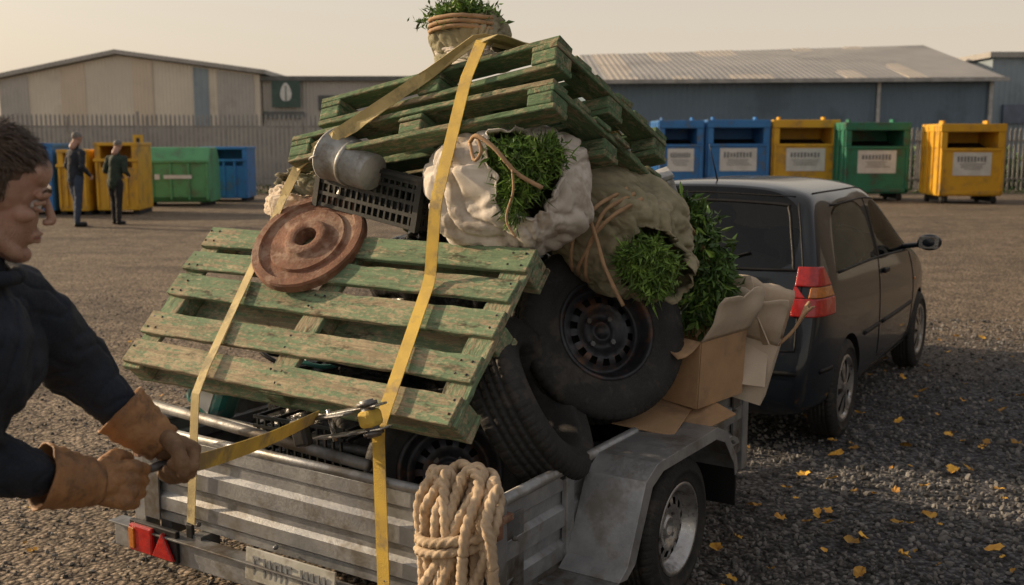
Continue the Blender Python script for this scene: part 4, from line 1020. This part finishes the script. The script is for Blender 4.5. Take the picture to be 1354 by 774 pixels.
for y in(0,2.25):
    for s in(1,-1):
        Mx=axisM((s*.715,y,.292),(s,0,0)); tyre(e,Mx,.292,.17,.185,'tyre_%d_%d'%(s,y)); hubcap(e,Mx,.185,.17)
tube(e,'exhaust',[(.35,-.3,.24),(.36,-.62,.23)],.022,M['galvD'],12)
multibox(e,'tow_bar',[((-.0,-.68,.30),(.06,.2,.05))],M['black']); blob(e,'tow_ball',[ell((0,-.76,.36),(.025,.025,.025)),cap((0,-.76,.30),.015,(0,-.76,.36),.015)],M['chrome'],.005,1)
# ---------------------------------------------------------------- people
def hand(p,name,Wp,d,n,curl,mat,spread=.0,thumb=1,sc=1.0,voxel=.004,side=1):
    Wp=V(Wp); d=V(d).normalized(); n=V(n); n=(n-d*n.dot(d)).normalized(); s=d.cross(n)*side
    P=[]
    P.append(cap(Wp,.031*sc,Wp+d*.03*sc,.033*sc))
    offs=[.034,.012,-.011,-.032]; ln=[.92,1.0,.94,.78]
    for k in range(4):
        b0=Wp+d*(.082 if k<3 else .075)*sc+s*offs[k]*sc
        P.append(cap(Wp+d*.015*sc+s*offs[k]*.6*sc,.020*sc,b0,.0165*sc))
        a=0; q=b0; rr_=[.0138,.0128,.0117,.0105]
        for j,L in enumerate((.044,.028,.023)):
            a+=curl[j]+random.uniform(-3,3)+k*1.5
            dd=(d*math.cos(rad(a))+n*math.sin(rad(a))+s*spread*offs[k]*8).normalized()
            q2=q+dd*L*ln[k]*sc; P.append(cap(q,rr_[j]*sc,q2,rr_[j+1]*sc)); q=q2
    tb=Wp+d*.028*sc+s*.032*sc+n*.008*sc
    t1=tb+(d*.55+s*.55+n*.6).normalized()*.042*sc; t2=t1+(d*.75-s*.05*thumb+n*.65).normalized()*.032*sc; t3=t2+(d*.55-s*.7*thumb+n*.4).normalized()*.024*sc
    P+= [cap(tb,.02*sc,t1,.0165*sc),cap(t1,.0165*sc,t2,.015*sc),cap(t2,.015*sc,t3,.0125*sc)]
    return blob(p,name,P,mat,voxel,2,disp=folds(.0022,45))
def headparts():
    P=[ell((-.012,0,.035),(.096,.075,.088)),ell((.014,0,-.035),(.066,.056,.088)),ell((.050,0,-.104),(.030,.026,.020)),
       cap((.050,.026,-.100),.015,(-.008,.055,-.062),.020),cap((.050,-.026,-.100),.015,(-.008,-.055,-.062),.020),
       cap((.080,0,.020),.0075,(.104,0,-.026),.0085),ell((.101,0,-.031),(.010,.010,.008)),ell((.094,.009,-.034),(.008,.007,.006)),ell((.094,-.009,-.034),(.008,.007,.006)),
       cap((.074,-.046,.022),.009,(.086,-.012,.024),.009),cap((.074,.046,.022),.009,(.086,.012,.024),.009),
       ell((.050,.045,-.020),(.024,.017,.016)),ell((.050,-.045,-.020),(.024,.017,.016)),
       ell((.068,0,-.062),(.017,.024,.022)),
       cap((.078,-.018,-.061),.004,(.088,0,-.058),.005),cap((.078,.018,-.061),.004,(.088,0,-.058),.005),
       cap((.077,-.014,-.072),.0045,(.086,0,-.073),.0058),cap((.077,.014,-.072),.0045,(.086,0,-.073),.0058),
       ell((.056,0,.060),(.034,.058,.038)),
       cap((-.02,0,-.05),.058,(-.055,0,-.17),.064)]
    for s in(1,-1):
        P+=[cap((-.005,s*.075,.008),.008,(-.012,s*.085,.022),.0065),cap((-.012,s*.085,.022),.0065,(-.028,s*.088,.010),.006),cap((-.028,s*.088,.010),.006,(-.02,s*.080,-.022),.0065),cap((-.02,s*.080,-.022),.0065,(-.006,s*.074,-.030),.0065),ell((-.012,s*.076,-.002),(.013,.005,.022))]
    return P
def face_bits(p,Mx):
    for s in(1,-1):
        mk('eye_%d'%s,*ell((.070,s*.031,.0),(.0125,.0125,.0125)),M['white_eye'],p,Mx,True)
        mk('iris_%d'%s,*ell((.0798,s*.031,-.001),(.0045,.006,.006)),M['iris'],p,Mx,True)
        tube(p,'upper_lid_%d'%s,[Mx@V((.071,s*(.031-.016),.005)),Mx@V((.0835,s*.027,.0075)),Mx@V((.0825,s*.035,.0075)),Mx@V((.068,s*.046,.003))],.0045,M['skin'],8)
        tube(p,'lower_lid_%d'%s,[Mx@V((.072,s*(.031-.015),-.006)),Mx@V((.081,s*.031,-.009)),Mx@V((.068,s*.046,-.004))],.0038,M['skin'],8)
        vs=[];fs=[]
        for i in range(150):
            u=random.random(); b_=V((.095-.016*u,s*(.012+.038*u),.026+.006*math.sin(u*3)+random.uniform(-.0035,.0035))); tt=V((-.003,s*.009,random.uniform(-.001,.004))); n=len(vs)
            vs+=[b_,b_+V((0,0,.0012)),b_+tt]; fs.append((n,n+1,n+2))
        mk('eyebrow_%d'%s,vs,fs,M['hair'],p,Mx)
    tube(p,'mouth_line',[Mx@V((.078,-.021,-.0665)),Mx@V((.0895,-.008,-.0655)),Mx@V((.0895,.008,-.0655)),Mx@V((.078,.021,-.0665))],.0017,M['lip'],8)
def stubble(p,Mx,ob,n=5000):
    rn=random.Random(4); me=ob.data; vs=[];fs=[]; c=0
    cand=[v for v in me.vertices if (v.co.z<-.035 and v.co.z>-.13 and v.co.x>-.005 and not(abs(v.co.y)<.024 and -.078<v.co.z<-.052 and v.co.x>.08) and not(v.co.z>-.05 and v.co.x>.09))]
    for i in range(n):
        v=rn.choice(cand); P=v.co+V((rn.uniform(-.0015,.0015),rn.uniform(-.0015,.0015),rn.uniform(-.0015,.0015))); nn=v.normal; f=(nn*.5+V((0,0,-1))).normalized(); s=nn.cross(f).normalized()*.0003; q=len(vs)
        vs+=[P-s,P+s,P+f*.0025]; fs.append((q,q+1,q+2))
    mk('stubble',vs,fs,M['hair'],p,Mx)
def hair(p,Mx,mat,n=5000,L=.028,seed=1):
    rn=random.Random(seed)
    mk('hair_base',*ell((-.022,0,.048),(.096,.0795,.0845)),mat,p,Mx,True)
    vs=[];fs=[]; c=V((-.020,0,.042)); r=V((.100,.082,.094))
    k=0
    while k<n:
        d=V((rn.gauss(0,1),rn.gauss(0,1),rn.gauss(0,1))).normalized()
        lim=.0 if d.x<-.1 else (.05+ .38*max(0,d.x+.1)/1.1)
        if abs(d.y)>.75 and -.1<d.x<.35: lim=-.30
        if d.x<-.35: lim=-.75
        elif d.x<-.1: lim=-.25
        lim+=.06*noise.noise(d*9)
        if d.z<lim: continue
        P=c+V((d.x*r.x,d.y*r.y,d.z*r.z)); n_=d
        fl_=V((.8,-.25,-.1)) if (d.z>.25 and d.x>-.4) else V((-.15,0,-.95))
        fl_=(fl_-n_*fl_.dot(n_)).normalized(); fl_=(fl_+V((rn.gauss(0,.22),rn.gauss(0,.22),rn.gauss(0,.22)))).normalized()
        l=L*rn.uniform(.6,1.3)*(1.25 if d.z>.5 else .75); sd_=n_.cross(fl_).normalized()*.0010
        a=P-n_*.003; b_=P+fl_*l*.5+n_*l*.16; t_=P+fl_*l+n_*l*.06; q=len(vs)
        vs+=[a-sd_,a+sd_,b_+sd_,b_-sd_,t_]; fs+=[(q,q+1,q+2,q+3),(q+3,q+2,q+4)]; k+=1
    mk('hair_strands',vs,fs,mat,p,Mx)
# foreground man
e=G('man_in_navy_jacket')
HM=Matrix.Translation((-.995,2.0,1.60))@eul(0,0,24)@Matrix.Rotation(rad(13),4,'Y')@Matrix.Rotation(rad(4),4,'X')
hob=blob(e,'head',headparts(),M['skin'],.0026,2,HM); face_bits(e,HM); hair(e,HM,M['hair'],16000,.026); stubble(e,HM,hob,3000)
lS=V((-1.065,2.17,1.365)); rS=V((-1.13,1.76,1.35)); lE=V((-1.0,2.32,1.20)); lWr=V((-.895,2.345,1.06)); rE=V((-1.12,1.97,1.10)); rWr=V((-.975,2.12,.99))
cst=V((-1.10,1.97,1.30)); pel=V((-1.30,1.93,.93))
lJ=lWr.lerp(lE,.22); rJ=rWr.lerp(rE,.22)
P=[cap(pel,.165,V((-1.19,1.95,1.12)),.165),cap(V((-1.19,1.95,1.12)),.165,cst,.165),cap(rS,.085,lS,.085),cap(rS+V((-.02,.08,-.10)),.12,lS+V((-.02,-.08,-.10)),.12),
   cap(V((-1.06,1.98,1.41)),.082,V((-1.045,1.985,1.465)),.066),
   cap(lS,.088,lE,.074),cap(lE,.074,lJ,.052),cap(rS,.09,rE,.082),cap(rE,.082,rJ,.055),cap(lS,.08,V((-1.08,1.98,1.42)),.06),cap(rS,.08,V((-1.08,1.98,1.42)),.06)]
blob(e,'jacket',P,M['jacket'],.006,5,None,cloth(.009,3))
tube(e,'collar',[V((-1.045+.080*math.cos(a*.35),1.985+.083*math.sin(a*.35),1.462-.02*math.cos(a*.35))) for a in range(19)],.015,M['jacket'],10)
P=[cap(pel+V((0,.09,-.02)),.12,V((-1.20,2.05,.50)),.085),cap(V((-1.20,2.05,.50)),.085,V((-1.25,2.08,.10)),.06),cap(pel+V((0,-.09,-.02)),.12,V((-1.33,1.80,.50)),.085),cap(V((-1.33,1.80,.50)),.085,V((-1.45,1.78,.10)),.06),cap(pel,.15,pel+V((0,0,.05)),.15)]
blob(e,'trousers',P,M['trous'],.012,4,None,folds(.018,8,(1,1,1.4),8))
P=[cap(V((-1.28,2.08,.055)),.05,V((-1.08,2.10,.045)),.042),cap(V((-1.48,1.78,.055)),.05,V((-1.28,1.79,.045)),.042)]
blob(e,'boots',P,M['trim'],.01,3)
def gauntlet(name,a,b_,r0,r1):
    a=V(a);b_=V(b_); n=12; pts=[a.lerp(b_,k/n) for k in range(n+1)]; rs=[r0+(r1-r0)*(k/n)**1.1+.0022*math.sin(k*2.4) for k in range(n+1)]
    rs[0]+=.002
    v,f=tubev(pts,rs,32,caps=False); ob=mk(name,v,f,M['glove'],e,None,True); so=ob.modifiers.new('s','SOLIDIFY'); so.thickness=.004
    for vv in ob.data.vertices: vv.co+=V((noise.noise(vv.co*26),noise.noise(vv.co*26+V((5,0,0))),noise.noise(vv.co*26+V((0,5,0)))))*.006
dl=V((.80,.12,-.52)); hand(e,'left_glove',lWr+V((.05,.008,-.045)),dl,(-.25,-.85,-.45),(62,72,45),M['gloveD'],sc=1.14,side=-1)
fd=(lWr-lE).normalized(); gauntlet('left_glove_cuff',lWr-fd*.035,lWr+V((.075,.015,-.065)),.068,.046)
dr=V((.80,.45,-.22)); hand(e,'right_glove',rWr+V((.05,.045,-.02)),dr,(-.25,.85,-.35),(50,70,45),M['glove'],sc=1.16,side=1)
fd=(rWr-rE).normalized(); gauntlet('right_glove_cuff',rWr-fd*.03,rWr+V((.07,.062,-.03)),.071,.047)
e2=G('ratchet_lever'); a_=V((-.93,2.24,.945)); b_=V((-.79,2.37,.955))
tube(e2,'grip',[a_,a_.lerp(b_,.55)],.015,M['black'],14); tube(e2,'grip_band',[a_.lerp(b_,.25),a_.lerp(b_,.38)],.0165,M['strap'],14); tube(e2,'shaft',[a_.lerp(b_,.5),b_],.011,M['galvD'],12)
hp=V((-.765,2.372,.945)); rb=T@V((-.60,-.13,.835))
e2=G('pulled_strap'); mid_=(hp+rb)/2+V((0,0,-.012))
ribbon(e2,'webbing',[hp+V((-.05,-.01,.012)),hp,mid_,rb],.045,M['strap'],wd=(0,-.25,1),n=10,tw=.35)
def walker(name,pos,yaw,lean,coat,trs,hairm,sc=1.0,arms=0):
    e=G(name,Matrix.Translation(pos)@Matrix.Rotation(rad(yaw),4,'Z')@Matrix.Scale(sc,4))
    L=lambda x,y,z:(x+max(0,z-.95)*math.tan(rad(lean)),y,z)
    P=[cap(L(0,0,.88),.15,L(0,0,1.1),.145),cap(L(0,0,1.1),.145,L(0,0,1.33),.155),cap(L(0,-.15,1.40),.075,L(0,.15,1.40),.075),cap(L(0,0,1.42),.075,L(0,0,1.49),.06)]
    hands=[]
    for s in(1,-1):
        sh_=V(L(0,s*.19,1.40)); el=V(L(-.03,s*.25,1.14)); wr=V(L(.17+arms*.1,s*(.20-.06*arms),.98+.06*arms))
        P+=[cap(sh_,.07,el,.055),cap(el,.055,wr,.042)]; hands.append((s,wr,(wr-el)))
    blob(e,'coat',P,coat,.018,3,None,folds(.015,9,(1,1,1),pos[0]))
    P=[]
    for s,dx in((1,.07),(-1,-.06)):
        P+=[cap((0,s*.08,.90),.105,(dx*.6+.02,s*.09,.50),.072),cap((dx*.6+.02,s*.09,.50),.072,(dx-.02,s*.10,.10),.055)]
    blob(e,'trousers',P,trs,.018,3,None,folds(.012,10,(1,1,1.5),1))
    P=[cap((dx-.04,s*.10,.045),.045,(dx+.15,s*.11,.04),.04) for s,dx in((1,.07),(-1,-.06))]
    blob(e,'shoes',P,M['trim'],.015,2)
    hp_=L(.01,0,1.66); HM=Matrix.Translation(hp_)@Matrix.Rotation(rad(lean+12),4,'Y')
    blob(e,'head',headparts(),M['skin'],.008,2,HM); hair(e,HM,hairm,900,.02,3)
    for s,wr,d in hands: hand(e,'hand_%d'%s,wr,d,(0,-s,-.2),(25,30,20),M['skin'],side=1,sc=.95,voxel=.007)
    return e
walker('man_in_dark_coat',(-8.96,21.3,0),55,6,M['coatB'],M['jean'],M['hairG'],1.08,0)
walker('man_in_green_coat',(-8.38,21.9,0),75,12,M['coatG'],M['trous'],M['hairG'],.99,1)
print('objects',len(bpy.data.objects))
